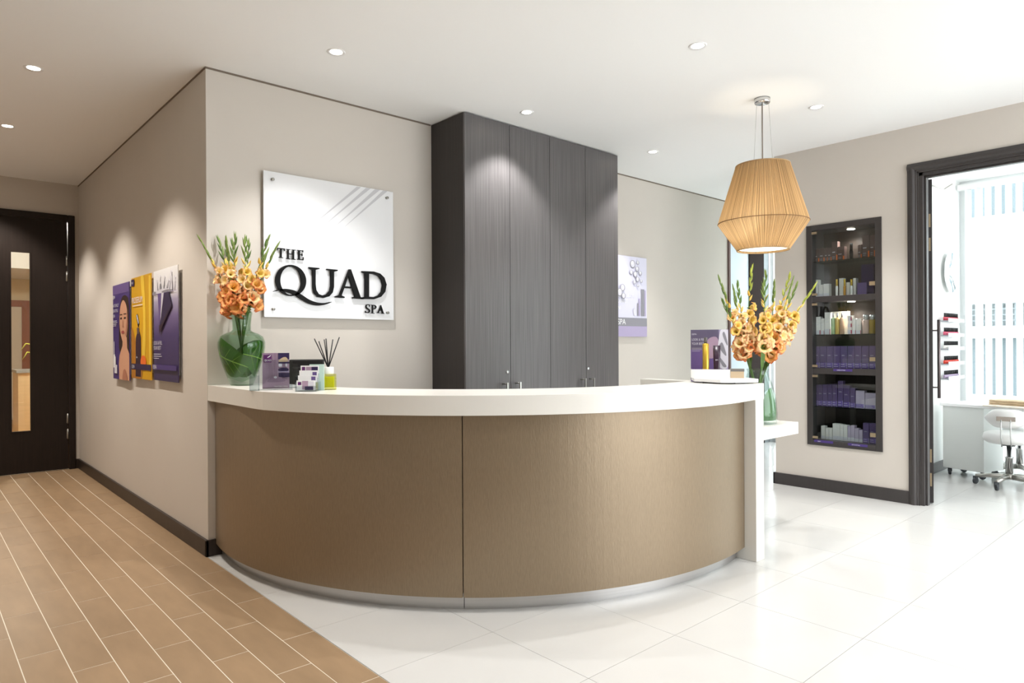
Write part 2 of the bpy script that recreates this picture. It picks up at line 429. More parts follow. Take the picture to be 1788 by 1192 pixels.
mb.box((RX, NY0+0.01, 0), (RX+0.40, NY1-0.01, NZ0+0.01)); mb.box((RX, NY0+0.01, NZ1-0.01), (RX+0.40, NY1-0.01, ZC))
mb.box((RX, DO0, DOZ), (RX+0.14, DO1, ZC)); mb.box((RX, YF, 0), (RX+0.14, DO0, ZC))
struct(mb.build('wall_right', WALL), 'beige wall with the display niche')
mb = MB(); mb.box((RX+0.40, PYW, 0), (EX, PYW+0.1, ZC)); mb.box((RX+0.40, RE-0.1, 0), (EX, RE, ZC))
struct(mb.build('wall_nail_room', WHITEWALL))
# baseboards
def base(name, boxes, mat=DARKWOOD):
    mb = MB()
    for a, b in boxes: mb.box(a, b)
    return struct(mb.build(name, mat, bevel=0.004))
base('baseboard_corridor', [((AX-0.02, SY-0.02, 0), (AX, BY, 0.105)), ((AX-0.02, SY-0.02, 0), (1.53, SY, 0.105)), ((1.405, BY-0.018, 0), (AX-0.02, BY, 0.105))])
base('baseboard_right', [((RX-0.02, 1.995, 0), (RX, RE+0.018, 0.108)), ((RX-0.02, RE, 0), (RX+0.4, RE+0.018, 0.108))], FRAMEWOOD)
base('baseboard_back', [((1.6, SY-0.018, 0), (3.2, SY, 0.105)), ((5.06, SY-0.018, 0), (7.74, SY, 0.105))])
base('baseboard_nail_room', [((RX+0.42, PYW-0.018, 0), (EX-0.02, PYW, 0.105))], FRAMEWOOD)
# thin strips whose dark colour paints the shade where walls meet the ceiling
def shade_strip(n, a, b): struct(B(a, b).build('trim_%d' % n, M('shadow_gap_trim', (120, 108, 96), 0.9)))
shade_strip(1, (AX-0.004, SY-0.004, ZC-0.012), (AX, BY, ZC)); shade_strip(2, (AX, SY-0.004, ZC-0.012), (3.2, SY, ZC))
shade_strip(3, (5.06, SY-0.004, ZC-0.012), (7.7, SY, ZC))

# ------------------------------------------------------------------ corridor end door (left)
d = bpy.data.objects.new('door_1', None); COL.objects.link(d); struct(d, 'black-brown corridor door with narrow vision panel'); d.location = (1.0, BY, 0)
def W(mb, name, mat, par, bevel=0.0): return mb.build(name, mat, par, bevel=bevel, local=False)
mb = MB(); mb.box((1.345, BY-0.03, 0), (1.41, BY+0.12, 2.805)); mb.box((0.33, BY-0.03, 0), (0.395, BY+0.12, 2.805)); mb.box((0.395, BY-0.03, 2.74), (1.345, BY+0.12, 2.805))
W(mb, 'frame', DOORWOOD, d, 0.008)
G0, G1, GZ0, GZ1 = 0.838, 1.002, 0.454, 2.363
mb = MB(); mb.box((0.40, BY+0.0, 0.006), (G0, BY+0.045, 2.735)); mb.box((G1, BY, 0.006), (1.34, BY+0.045, 2.735))
mb.box((G0, BY, 0.006), (G1, BY+0.045, GZ0)); mb.box((G0, BY, GZ1), (G1, BY+0.045, 2.735))
lf = W(mb, 'leaf', DOORWOOD, d)
mb = MB()
for a, b in (((G0-0.012, GZ0-0.012), (G0, GZ1+0.012)), ((G1, GZ0-0.012), (G1+0.012, GZ1+0.012)), ((G0, GZ0-0.012), (G1, GZ0)), ((G0, GZ1), (G1, GZ1+0.012))):
    mb.box((a[0], BY-0.006, a[1]), (b[0], BY+0.0, b[1]))
W(mb, 'glazing_bead', DOORWOOD, lf)
W(B((G0, BY+0.018, GZ0), (G1, BY+0.026, GZ1)), 'pane', GLASS, lf)
for z in (2.30, 2.13, 0.56, 0.39):
    mb = MB(); mb.tube([(1.337, BY-0.008, z-0.055), (1.337, BY-0.008, z+0.055)], 0.007, 8); mb.box((1.327, BY-0.005, z-0.05), (1.347, BY-0.001, z+0.05))
    W(mb, 'hinge', SATIN, d)
# the hall seen through the vision panel
HW = M('warm_hall_wall', (222, 206, 178), 0.8); HFL = M('orange_hall_floor', (190, 146, 104), 0.4, noise=0.1, nscale=(3, 20, 3))
struct(B((-1.5, BY+0.15, -0.1), (3.4, 15.6, 0.0)).build('floor_hall', HFL))
struct(B((-1.5, BY+0.15, ZC), (3.4, 15.6, ZC+0.1)).build('ceiling_hall', CEIL))
mb = MB(); mb.box((-1.5, 15.5, 0), (3.4, 15.6, ZC)); mb.box((-1.6, BY+0.15, 0), (-1.5, 15.6, ZC)); mb.box((3.4, BY+0.15, 0), (3.5, 15.6, ZC)); mb.box((1.62, BY+0.15, 0), (3.4, BY+0.2, ZC)); mb.box((-1.5, BY+0.15, 0), (0.3, BY+0.2, ZC))
struct(mb.build('wall_hall', HW))
struct(B((-1.5, 13.4, 2.62), (3.4, 15.5, ZC)).build('ceiling_hall_soffit', CEIL))
d2 = bpy.data.objects.new('door_2', None); COL.objects.link(d2); struct(d2, 'pale hall door in brown frame seen through the vision panel'); d2.location = (1.4, 15.5, 0)
HB = M('red_brown_wood', (142, 84, 56), 0.5)
mb = MB(); mb.box((0.75, 15.44, 0), (0.87, 15.5, 2.1)); mb.box((1.62, 15.44, 0), (1.74, 15.5, 2.1)); mb.box((0.75, 15.44, 2.1), (1.74, 15.5, 2.22))
W(mb, 'frame', HB, d2); W(B((0.87, 15.46, 0.01), (1.62, 15.5, 2.1)), 'leaf', M('pale_hall_door', (214, 204, 190), 0.6), d2)
t = thing('hall_counter', 'cream wooden counter in the hall behind the vision panel', 'counter', (1.36, 11.6, 0))
B((-0.22, -0.3, 0.0), (0.75, 0.3, 1.0)).build('body', M('cream_wood', (216, 188, 146), 0.4, noise=0.06, nscale=(3, 3, 30)), t)
B((-0.24, -0.32, 1.0), (0.77, 0.32, 1.04)).build('top', M('grey_counter_top', (150, 150, 148), 0.3), t)
t = thing('plant_pot', 'small pot with arching yellow-green leaf on the hall counter', 'plant', (1.50, 11.6, 1.04))
MB().lathe([(0.05, 0), (0.065, 0.09)], 16).build('pot', M('grey_pot', (90, 92, 94), 0.5), t)
mb = MB()
for dx, h in ((-0.3, 0.34), (-0.28, 0.22)):
    mb.tube([(0, 0, 0.08), (dx*0.4, 0, h), (dx*0.8, 0, h+0.02), (dx, 0, h-0.08)], [0.008, 0.012, 0.010, 0.003], 6)
mb.build('leaf', M('yellow_green_leaf', (190, 186, 70), 0.5), t)
def bulb(name, par, loc, energy, rad, color, kind='POINT', spot=None, blend=0.3, rot=None):
    L = bpy.data.lights.new(name, kind); L.energy = energy; L.color = color; L.shadow_soft_size = rad
    if spot: L.spot_size = spot; L.spot_blend = blend
    o = bpy.data.objects.new(name, L); COL.objects.link(o); o.parent = par; o.location = loc
    if rot: o.rotation_euler = rot
    return o
t = thing('hall_ceiling_light', 'round white ceiling lamp in the hall behind the corridor door', 'ceiling light', (1.2, 10.4, ZC-0.06))  # unseen lamp, added so the hall behind the vision panel is lit
MB().lathe([(0.0, 0), (0.14, 0.005), (0.16, 0.06)], 24).build('diffuser', LAMPE, t)
bulb('lamp_light', t, (0, 0, -0.1), 150, 0.15, (1, 0.93, 0.82))

# ------------------------------------------------------------------ downlights
warm = (1.0, 0.92, 0.83); cool = (1.0, 0.985, 0.975)
dl_ring = MB().lathe([(0.036, 0.0), (0.052, -0.006), (0.056, 0.0)], 24, capb=False, capt=False).mesh('trim_ring', WHITE)
dl_lens = MB().lathe([(0.0, -0.0015), (0.036, -0.0015)], 20, capb=False, capt=False).mesh('lamp', LAMPE)
def downlight(x, y, label, power=1.0, col=cool, size=math.radians(100)):
    t = thing('downlight', label, 'downlight', (x, y, ZC), 0, 'recessed ceiling downlights')
    inst('trim_ring', dl_ring, t); inst('lamp', dl_lens, t)
    bulb('lamp_light', t, (0, 0, -0.02), SPOT_W*power, 0.03, col, 'SPOT', size, 0.5)
downlight(0.625, 5.304, 'bright downlight over the corridor, nearer the desk corner', 1.6, warm)
downlight(0.628, 6.83, 'downlight over the corridor at the left picture edge', 1.6, warm)
downlight(0.628, 8.36, 'downlight right in front of the corridor door', 1.5, warm)
downlight(1.976, 3.802, 'downlight in front of the white sign, left of the wardrobe')
downlight(3.595, 3.82, 'downlight just in front of the wardrobe top')
downlight(5.225, 3.832, 'downlight right of the wardrobe, before the far wall')
downlight(3.575, 2.288, 'downlight above the desk, left of the pendant lamp')
downlight(5.183, 2.287, 'small downlight just right of the pendant cable')
downlight(1.976, 2.288, 'downlight above the floor in front of the desk, out of view', 0.8)
downlight(1.976, 0.76, 'downlight near the camera above the white floor, out of view', 0.8)
downlight(3.575, 0.76, 'downlight over the entrance floor, out of view', 0.8)
downlight(5.183, 0.76, 'downlight before the double door, out of view', 0.8)
downlight(0.625, 3.77, 'downlight over the corridor floor by the camera, out of view', 0.9, warm)

# ------------------------------------------------------------------ reception desk
CX, CY = 3.490, 4.170
def arc(r, a0, a1, n): return [(CX + r*math.cos(a0+(a1-a0)*i/n), CY + r*math.sin(a0+(a1-a0)*i/n)) for i in range(n+1)]
def aY(r): return PI - math.asin((SY - CY)/r)            # where radius r meets the sign wall
def aX(r, x): return 1.5*PI + math.asin((x - CX)/r)       # where it meets x
desk = thing('reception_desk', 'curved reception desk with bronze panels, white solid counter and steel kickplate', 'reception desk', (CX, 2.9, 0))
RO, RI, RP, RK = 2.098, 1.62, 2.032, 1.976
out = [(max(x, AX+0.001), min(y, SY-0.002)) for x, y in arc(RO, aY(RO), aX(RO, 3.905), 64)]
inn = arc(RI, aX(RI, 3.90), PI - math.asin((SY-CY)/RI), 40)
inn = [(x, min(y, SY-0.002)) for x, y in inn]
loop = out + [(4.0, 2.10), (4.0, 2.98), (3.90, 2.98)] + inn
W(MB().prism([[(x, y, 1.0) for x, y in loop]], (0, 0, 0.1)), 'counter_top', CORIAN, desk, 0.003)
W(B((3.902, 2.102, 0), (4.0, 2.98, 1.0)), 'end_panel', CORIAN, desk, 0.003)
jp = PX(806, 900, d=3.4); aj = math.atan2(jp.y-CY, jp.x-CX) % (2*PI)
# joint angle from the seam seen at the panel radius
best = min((abs((lambda q: 894 + FPX*(q[0]*ST - q[1]*CT)/(q[0]*CT + q[1]*ST))((CX+RP*math.cos(a), CY+RP*math.sin(a))) - 806.5), a) for a in [PI + k*0.0005 for k in range(3000)])
aj = best[1]
a0, a1 = aY(RP) + 0.003, aX(RP, 3.902) - 0.001
for q0, q1 in ((a0, aj-0.0012), (aj+0.0012, a1)):
    o_, i_ = arc(RP, q0, q1, 40), arc(RP-0.025, q0, q1, 40)
    W(MB().prism([[(x, y, 0.078) for x, y in o_ + i_[::-1]]], (0, 0, 0.922)), 'front_panel', DESKP, desk)
o_, i_ = arc(RK-0.02, a0, a1, 60), arc(RK-0.05, a0, a1, 60)
W(MB().prism([[(x, y, 0.0) for x, y in o_ + i_[::-1]]], (0, 0, 0.998)), 'carcass', GREYDK, desk)
k0, k1 = aY(RK) + 0.01, aX(RK, 3.893)
for q0, q1 in ((k0, aj-0.0008), (aj+0.0008, k1)):
    o_, i_ = arc(RK, q0, q1, 40), arc(RK-0.012, q0, q1, 40)
    W(MB().prism([[(x, y, 0.0) for x, y in o_ + i_[::-1]]], (0, 0, 0.079)), 'kickplate', STEEL, desk)
o_, i_ = arc(1.575, PI, 1.5*PI+0.15, 40), arc(1.0, PI, 1.5*PI+0.15, 40)
W(MB().prism([[(x, y, 0.70) for x, y in o_ + i_[::-1]]], (0, 0, 0.04)), 'worktop', CORIAN, desk)
for a in (PI+0.15, 1.25*PI, 1.5*PI): W(B((CX+1.2*math.cos(a)-0.03, CY+1.2*math.sin(a)-0.03, 0), (CX+1.2*math.cos(a)+0.03, CY+1.2*math.sin(a)+0.03, 0.70)), 'worktop_leg', STEEL, desk)
W(B((4.0, 2.372, 0.664), (5.045, 2.83, 0.752)), 'side_shelf', CORIAN, desk, 0.003)

# ------------------------------------------------------------------ wardrobe
WX0, WX1, WY = 3.208, 5.045, 4.108
wd = thing('wardrobe', 'tall dark grey wood wardrobe with four doors behind the desk', 'wardrobe', ((WX0+WX1)/2, (WY+SY)/2, 0))
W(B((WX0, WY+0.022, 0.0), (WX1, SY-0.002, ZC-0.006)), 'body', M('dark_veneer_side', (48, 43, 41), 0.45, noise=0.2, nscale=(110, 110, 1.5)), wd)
ed = [WX0, 3.671, 4.133, 4.588, WX1]
for i in range(4):
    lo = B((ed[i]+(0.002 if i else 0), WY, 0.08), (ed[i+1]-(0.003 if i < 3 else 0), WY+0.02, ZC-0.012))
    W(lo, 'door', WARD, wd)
def dhandle(x):
    mb = MB(); mb.tube([(x, WY, 1.035), (x, WY-0.055, 1.035)], 0.006, 8); mb.tube([(x, WY, 0.85), (x, WY-0.055, 0.85)], 0.006, 8)
    mb.box((x-0.007, WY-0.062, 0.84), (x+0.007, WY-0.05, 1.045)); W(mb, 'handle', SATIN, wd)
for x in (3.585, 3.725, 4.515, 4.630): dhandle(x)
for x, z in ((3.632, 1.128), (4.608, 1.130)):
    mb = MB(); mb.lathe([(0.0, 0), (0.012, 0), (0.012, 0.008), (0.0, 0.008)], 16)
    mb.v = [Vector((x+q.x, WY-q.z, z+q.y)) for q in mb.v]; W(mb, 'lock', CHROME, wd)

# ------------------------------------------------------------------ sign
sg = thing('wall_sign', 'square white acrylic sign with black raised lettering on beige wall', 'sign', (2.314, SY-0.03, 1.544))
W(B((1.806, SY-0.036, 1.545), (2.822, SY-0.024, 2.537)), 'panel', ACRW, sg, 0.002)
for x in (1.866, 2.762):
    for z in (1.60, 2.482):
        mb = MB(); mb.lathe([(0.0, -0.03), (0.009, -0.03), (0.009, 0.012), (0.010, 0.012), (0.010, 0.018), (0.0, 0.018)], 14)
        mb.v = [Vector((x+q.x, SY-0.036+0.006-q.z-0.006, z+q.y)) for q in mb.v]; W(mb, 'standoff', SATIN, sg)
def SP(cx, cy, off=0.0): return PX(440 + cx*0.25157, 280 + cy*0.25157, Y=SY-0.036-off)
def glyph(name, loops_list, depth=0.016, mat=BLACKL, gap=0.006):
    mb = MB()
    for loops in loops_list:
        lp = []
        for l in loops:
            pts = []
            for (cx, cy) in l:
                q = SP(cx, cy); pts.append(Vector((q.x, SY-0.036-gap, q.z)))
            lp.append(pts)
        mb.prism(lp, (0, -depth, 0))
    return W(mb, name, mat, sg)
def smooth(pts, closed=True, n=5):
    out = []; k = len(pts)
    for i in range(k if closed else k-1):
        p0, p1, p2, p3 = pts[(i-1) % k], pts[i], pts[(i+1) % k], pts[(i+2) % k]
        for j in range(n):
            t = j/n
            out.append(tuple(0.5*((2*p1[c]) + (-p0[c]+p2[c])*t + (2*p0[c]-5*p1[c]+4*p2[c]-p3[c])*t*t + (-p0[c]+3*p1[c]-3*p2[c]+p3[c])*t**3) for c in (0, 1)))
    return out
def sk(l):  # letters follow the sign's own slope in the photograph
    return l
def ellp(cx, cy, rx, ry, sh=0.0, n=40): return [(cx + rx*math.cos(2*PI*i/n), cy + ry*math.sin(2*PI*i/n) + sh*rx*math.cos(2*PI*i/n)) for i in range(n)]
glyph('letter', [[ellp(262, 834, 106, 108, 0.05), ellp(261, 836, 73, 98, 0.05)[::-1]],
   [smooth([(140, 911), (185, 895), (235, 893), (290, 905), (340, 935), (390, 967), (440, 985), (490, 990), (546, 982), (500, 1001), (450, 1007), (400, 998), (345, 972), (290, 935), (240, 915), (190, 905)])]])
glyph('letter', [[[(387, 741), (460, 748), (460, 755), (433, 761), (433, 860), (438, 900), (455, 928), (480, 938), (508, 930), (530, 905), (537, 870), (538, 768), (511, 761), (511, 753), (586, 760), (586, 768), (561, 774), (560, 880), (551, 918), (528, 944), (490, 955), (450, 947), (424, 922), (414, 885), (412, 762), (387, 750)]]])
glyph('letter', [[[(664, 757), (678, 757), (745, 950), (768, 955), (768, 963), (690, 958), (690, 950), (706, 945), (688, 889), (632, 886), (613, 938), (634, 947), (634, 955), (569, 951), (569, 944), (597, 934)], [(661, 800), (637, 874), (684, 877)][::-1]]])
glyph('letter', [[[(754, 769), (835, 772), (880, 786), (910, 815), (925, 862), (916, 912), (887, 947), (840, 963), (742, 961), (742, 954), (775, 947), (775, 785), (754, 778)], [(803, 786), (836, 789), (868, 803), (889, 830), (896, 868), (889, 911), (868, 937), (836, 949), (803, 946)][::-1]]])
Q4 = lambda x0, y0, x1, y1, s=0.12: [(x0, y0), (x1, y0+s*(x1-x0)), (x1, y1+s*(x1-x0)), (x0, y1)]
tk = dict(depth=0.01)
glyph('letter', [[Q4(171, 607, 223, 614)], [Q4(171, 607, 175, 624)], [Q4(219, 612, 223, 630)], [Q4(191, 610, 201, 673)], [Q4(182, 671, 211, 676)]], **tk)
glyph('letter', [[Q4(241, 618, 250, 682)], [Q4(278, 622, 287, 686)], [Q4(232, 615, 260, 619)], [Q4(270, 619, 298, 623)], [Q4(232, 679, 260, 684)], [Q4(269, 683, 297, 688)], [Q4(248, 646, 280, 652)]], **tk)
glyph('letter', [[Q4(317, 624, 327, 687)], [Q4(308, 622, 350, 627)], [Q4(346, 624, 350, 639)], [Q4(326, 652, 344, 657)], [Q4(341, 646, 345, 665)], [Q4(308, 684, 352, 689)], [Q4(348, 672, 353, 690)]], **tk)
def strokeS(cx, cy, w, h, th):
    pts = [(0.42, -0.34), (0.3, -0.46), (0.05, -0.5), (-0.25, -0.44), (-0.36, -0.27), (-0.25, -0.1), (0.05, 0.02), (0.33, 0.14), (0.42, 0.3), (0.28, 0.45), (0.0, 0.5), (-0.3, 0.44), (-0.43, 0.28)]
    pts = smooth(pts, False, 4) + [pts[-1]]
    L, Rr = [], []
    for i, p in enumerate(pts):
        a, b = pts[max(i-1, 0)], pts[min(i+1, len(pts)-1)]; tx, ty = b[0]-a[0], b[1]-a[1]; l = math.hypot(tx, ty)
        k = 0.35 + 0.65*(1-abs(ty/l))*0 + 0.65*abs(tx/l)*0 + 0.65*math.sin(PI*i/(len(pts)-1))
        nx, ny = -ty/l*th*k/2, tx/l*th*k/2
        L.append((cx+p[0]*w+nx, cy+p[1]*h+ny)); Rr.append((cx+p[0]*w-nx, cy+p[1]*h-ny))
    return L + Rr[::-1]
glyph('letter', [[strokeS(797, 1029, 30, 56, 8)], [Q4(809, 1000, 812, 1016)], [Q4(780, 1043, 783, 1058)]], **tk)
glyph('letter', [[Q4(827, 1002, 835, 1059)], [Q4(820, 1001, 840, 1004)], [Q4(820, 1057, 844, 1061)],
   [[(835, 1002), (848, 1004), (857, 1012), (858, 1022), (850, 1032), (835, 1034)], [(835, 1007), (845, 1009), (850, 1016), (849, 1023), (844, 1028), (835, 1030)][::-1]]], **tk)
glyph('letter', [[[(886, 1004), (890, 1004), (908, 1060), (914, 1062), (914, 1065), (893, 1063), (893, 1060), (899, 1059), (894, 1043), (880, 1042), (874, 1056), (880, 1058), (880, 1061), (862, 1060), (862, 1057), (868, 1055)], [(886, 1018), (881, 1037), (892, 1038)][::-1]]], **tk)
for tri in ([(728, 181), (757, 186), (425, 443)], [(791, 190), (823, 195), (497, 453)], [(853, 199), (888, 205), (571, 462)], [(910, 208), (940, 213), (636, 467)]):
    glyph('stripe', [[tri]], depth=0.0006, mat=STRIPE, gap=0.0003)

# ------------------------------------------------------------------ corridor posters
def poster_x(label, y0, y1, z0, z1, mats, th=0.006, stand=0.022):
    """panel on the corridor wall; picture-left is far (y0 large); edges were read at the wall plane"""
    k = (AX-stand-th)/AX; y0, y1 = y0*k, y1*k; z0, z1 = CAMH + (z0-CAMH)*k, CAMH + (z1-CAMH)*k
    t = thing('wall_poster', label, 'poster', (AX-stand, (y0+y1)/2, z0), 0, 'posters on the corridor wall')
    h = (y0-y1)/2
    B((-th, -h, 0), (0, h, z1-z0)).build('panel', mats, t, bevel=0.001)
    mb = MB(); mb.box((0, -h+0.05, 0.05), (stand-0.001, h-0.05, z1-z0-0.05)); mb.build('spacer', WHITE, t)
    return t, (-th, h, 0), (0, -2*h, 0), (0, 0, z1-z0)
def big(l, sm=1):
    l = [(0.68+(x-0.66)*1.22, 0.60+(y-0.60)*1.12) for x, y in l]
    return smooth(l) if sm else l
t, O, U, V = poster_x('purple poster of a dark-haired woman, farthest along the corridor wall', 7.19, 6.575, 1.055, 1.915, PURPLE)
prints('print', t, O, U, V, [(PURP_M, rect(0, 0.9, 1, 1)), (HAIR, smooth([(0.42, 0.30), (0.40, 0.55), (0.45, 0.75), (0.60, 0.86), (0.85, 0.86), (0.99, 0.75), (0.99, 0.2), (0.8, 0.3)])),
    (SKIN, [(0.40, 0.0), (0.38, 0.16), (0.42, 0.25), (0.52, 0.31), (0.60, 0.35), (0.62, 0.44), (0.86, 0.44), (0.88, 0.33), (1.0, 0.27), (1.0, 0.0)]),
    (SKIN, big([(0.46, 0.62), (0.50, 0.74), (0.64, 0.80), (0.80, 0.74), (0.86, 0.6), (0.80, 0.48), (0.68, 0.40), (0.57, 0.44), (0.48, 0.53)])),
    (SKIN_D, big([(0.74, 0.47), (0.80, 0.50), (0.86, 0.6), (0.82, 0.7), (0.80, 0.6)])),
    (HAIR, big(ell(0.54, 0.634, 0.045, 0.010), 0)), (HAIR, big(ell(0.73, 0.634, 0.05, 0.010), 0)), (HAIR, big(rect(0.49, 0.665, 0.60, 0.673), 0)), (HAIR, big(rect(0.67, 0.667, 0.80, 0.675), 0)),
    (SKIN_D, big([(0.61, 0.55), (0.66, 0.55), (0.64, 0.63)], 0)), (LIPS, big(ell(0.635, 0.505, 0.075, 0.014), 0)),
    (SKIN_D, smooth([(0.62, 0.0), (0.68, 0.10), (0.80, 0.10), (0.9, 0.0)])),
    (WPRINT, rect(0.07, 0.12, 0.16, 0.26)), (LPRINT, rect(0.12, 0.06, 0.30, 0.15)), (WPRINT, rect(0.1, 0.26, 0.13, 0.40)), (LPRINT, rect(0.17, 0.15, 0.22, 0.24)),
    (WPRINT, 'ESPA', 0.05, 0.855, 0.035, 0.3), (LPRINT, 'NATURALLY', 0.05, 0.765, 0.035, 0.38), (LPRINT, 'BEAUTIFUL', 0.05, 0.71, 0.035, 0.38), (LPRINT, 'SKIN', 0.05, 0.655, 0.035, 0.2),
    (LPRINT, rect(0.05, 0.615, 0.32, 0.621)), (LPRINT, rect(0.05, 0.598, 0.34, 0.604)), (LPRINT, rect(0.05, 0.58, 0.30, 0.586)), (LPRINT, rect(0.05, 0.563, 0.28, 0.569))])
t, O, U, V = poster_x('amber yellow poster with a dropper bottle, between the two purple posters', 6.497, 5.877, 1.083, 1.932, YELLOW)
prints('print', t, O, U, V, [(YEL_L, smooth([(0.55, 0.2), (0.62, 0.6), (0.5, 0.98), (0.66, 0.98), (0.74, 0.5), (0.68, 0.2)])), (YEL_L, rect(0.9, 0.12, 1, 0.98)),
    (M('amber_shadow_print', (176, 116, 34), 0.4), smooth([(0.0, 0.0), (0.0, 0.5), (0.25, 0.35), (0.55, 0.14), (0.5, 0.0)])),
    (DKTUBE, [(0.22, 0.02), (0.24, 0.40), (0.32, 0.46), (0.44, 0.46), (0.50, 0.40), (0.50, 0.02)]), (BROWNP, rect(0.30, 0.44, 0.42, 0.50)),
    (BLACK, [(0.26, 0.62), (0.34, 0.64), (0.43, 0.54), (0.37, 0.50)]), (LPRINT, [(0.29, 0.62), (0.33, 0.63), (0.41, 0.545), (0.38, 0.535)]),
    (ORANGEP, ell(0.63, 0.17, 0.14, 0.06)), (PURP_D, rect(0, 0.09, 1, 0.145)), (PURP_D, rect(0.02, 0.92, 0.18, 0.985)),
    (LPRINT, 'NEW', 0.045, 0.94, 0.02, 0.11), (LPRINT, 'ESPA', 0.05, 0.10, 0.034, 0.22), (LPRINT, 'PROSERUM', 0.05, 0.745, 0.06, 0.6), (LPRINT, rect(0.12, 0.715, 0.62, 0.723)), (LPRINT, 'ESPA', 0.28, 0.2, 0.02, 0.1)])
t, O, U, V = poster_x('purple and white poster of a bottle plunging into water, nearest the desk', 5.803, 5.172, 1.09, 1.933, MGRAD('purple_fade_print', 0.824, [(0.0, (54, 42, 84)), (0.4, (72, 56, 112)), (0.58, (118, 102, 152)), (0.72, (176, 168, 196)), (0.78, (226, 224, 232)), (1.0, (240, 240, 240))]))
spl = []
for (x, y, a, l, wd_) in ((0.20, 0.80, 1.9, 0.10, .012), (0.28, 0.80, 1.3, 0.13, .010), (0.36, 0.79, 2.0, 0.09, .014), (0.45, 0.80, 1.2, 0.12, .010), (0.55, 0.79, 0.7, 0.13, .012), (0.66, 0.80, 0.9, 0.16, .010), (0.80, 0.80, 1.7, 0.14, .012), (0.88, 0.80, 1.2, 0.10, .010)):
    dx_, dy_ = math.cos(a)*l, math.sin(a)*l
    spl.append((GPRINT if x < 0.6 else LPRINT, [(x-wd_*2, y), (x+wd_*2, y), (x+dx_+wd_, y+dy_), (x+dx_-wd_*0.3, y+dy_*1.02)]))
    spl.append((LPRINT, ell(x+dx_*1.15, y+dy_*1.12, 0.018, 0.010, 10)))
prints('print', t, O, U, V, spl + [(GPRINT, ell(0.08, 0.80, 0.08, 0.012)), (LPRINT, ell(0.45, 0.80, 0.3, 0.022)), (GPRINT, ell(0.62, 0.795, 0.22, 0.012)), (PURP_L, rect(0.0, 0.783, 1.0, 0.787)),
    (PURP_D, [(0.24, 0.785), (0.70, 0.785), (0.82, 0.66), (0.31, 0.43)]), (PURP_M, [(0.24, 0.785), (0.52, 0.785), (0.34, 0.55), (0.31, 0.47)]),
    (LPRINT, [(0.40, 0.785), (0.50, 0.785), (0.35, 0.53)]), (DKTUBE, [(0.29, 0.50), (0.36, 0.50), (0.78, 0.665), (0.31, 0.42)]),
    (LPRINT, 'LOOK & FEEL', 0.05, 0.325, 0.034, 0.42), (LPRINT, 'YOUR BEST', 0.05, 0.28, 0.034, 0.36), (LPRINT, rect(0.06, 0.237, 0.38, 0.242)), (LPRINT, rect(0.06, 0.218, 0.42, 0.223)), (LPRINT, rect(0.06, 0.199, 0.3, 0.204)),
    (PURPLE, rect(0.0, 0.10, 1, 0.145)), (WPRINT, 'ESPA', 0.05, 0.105, 0.036, 0.22)])
# far poster on the back wall, half behind the wardrobe
t = thing('wall_poster', 'pale lilac poster with silver bubbles beside the wardrobe', 'poster', (5.73, SY-0.01, 1.428))
B((-0.31, -0.02, 0), (0.31, 0, 0.855)).build('panel', M('pale_lilac_print', (214, 212, 230), 0.4), t)
bub = []
for (x, y, r) in ((0.60, 0.905, 0.07), (0.74, 0.93, 0.035), (0.72, 0.85, 0.045), (0.55, 0.80, 0.04), (0.66, 0.78, 0.05), (0.80, 0.80, 0.04), (0.72, 0.72, 0.045), (0.82, 0.70, 0.03), (0.63, 0.68, 0.035), (0.72, 0.64, 0.025), (0.30, 0.6, 0.06), (0.22, 0.54, 0.07), (0.32, 0.50, 0.05)):
    bub += [(GPRINT, ell(x, y, r, r*0.72)), (LPRINT, ell(x-0.004, y+0.003, r*0.84, r*0.6)), (WPRINT, ell(x-r*0.25, y+r*0.2, r*0.4, r*0.3))]
prints('print', t, (-0.31, -0.02, 0), (0.62, 0, 0), (0, 0, 0.855), [(PURP_L, rect(0, 0, 1, 0.06)), (LPRINT, rect(0, 0.06, 1, 0.14)), (GPRINT, rect(0, 0.13, 1, 0.235)), (PURP_L, rect(0, 0.06, 1, 0.13)), (WPRINT, 'ESPA', 0.12, 0.15, 0.07, 0.34),
    (WPRINT, 'BEAUTIFULLY', 0.06, 0.485, 0.05, 0.56), (WPRINT, 'RADIANT', 0.06, 0.415, 0.05, 0.40), (WPRINT, 'SKIN', 0.06, 0.33, 0.05, 0.25),
    (GPRINT, rect(0.83, 0.26, 0.92, 0.60)), (PURP_L, rect(0.76, 0.26, 0.80, 0.48)), (GPRINT, rect(0.72, 0.26, 0.75, 0.42)), (LPRINT, ell(0.66, 0.31, 0.05, 0.05)), (PURP_L, rect(0.93, 0.26, 0.96, 0.59))] + bub)

# ------------------------------------------------------------------ pendant lamp
PXc, PYc = 4.70, 2.468
t = thing('pendant_lamp', 'tan pleated diamond-shaped pendant lamp hanging over the side shelf', 'pendant lamp', (PXc, PYc, 2.03))
zt, zm, zb = 2.655-2.03, 2.235-2.03, 0.005
pleat = lambda i, k: (0.0035 if i % 2 else -0.0015)
sh = MB().lathe([(0.180, zb), (0.316, zm)], 220, capb=False, capt=False, smooth=False, mod=pleat); sh.lathe([(0.316, zm), (0.187, zt)], 220, capb=False, capt=False, smooth=False, mod=pleat)
sho = sh.build('shade', SHADE, t)
RIM = M('tan_fabric_rim', (176, 146, 106), 0.8)
for r, z in ((0.182, zb), (0.188, zt)):
    MB().tube([(r*math.cos(2*PI*i/48), r*math.sin(2*PI*i/48), z) for i in range(49)], 0.005, 6, caps=False).build('rim', RIM, sho)
MB().tube([(0.318*math.cos(2*PI*i/48), 0.318*math.sin(2*PI*i/48), zm) for i in range(49)], 0.003, 6, caps=False).build('seam', M('brown_piping', (120, 88, 56), 0.8), sho)
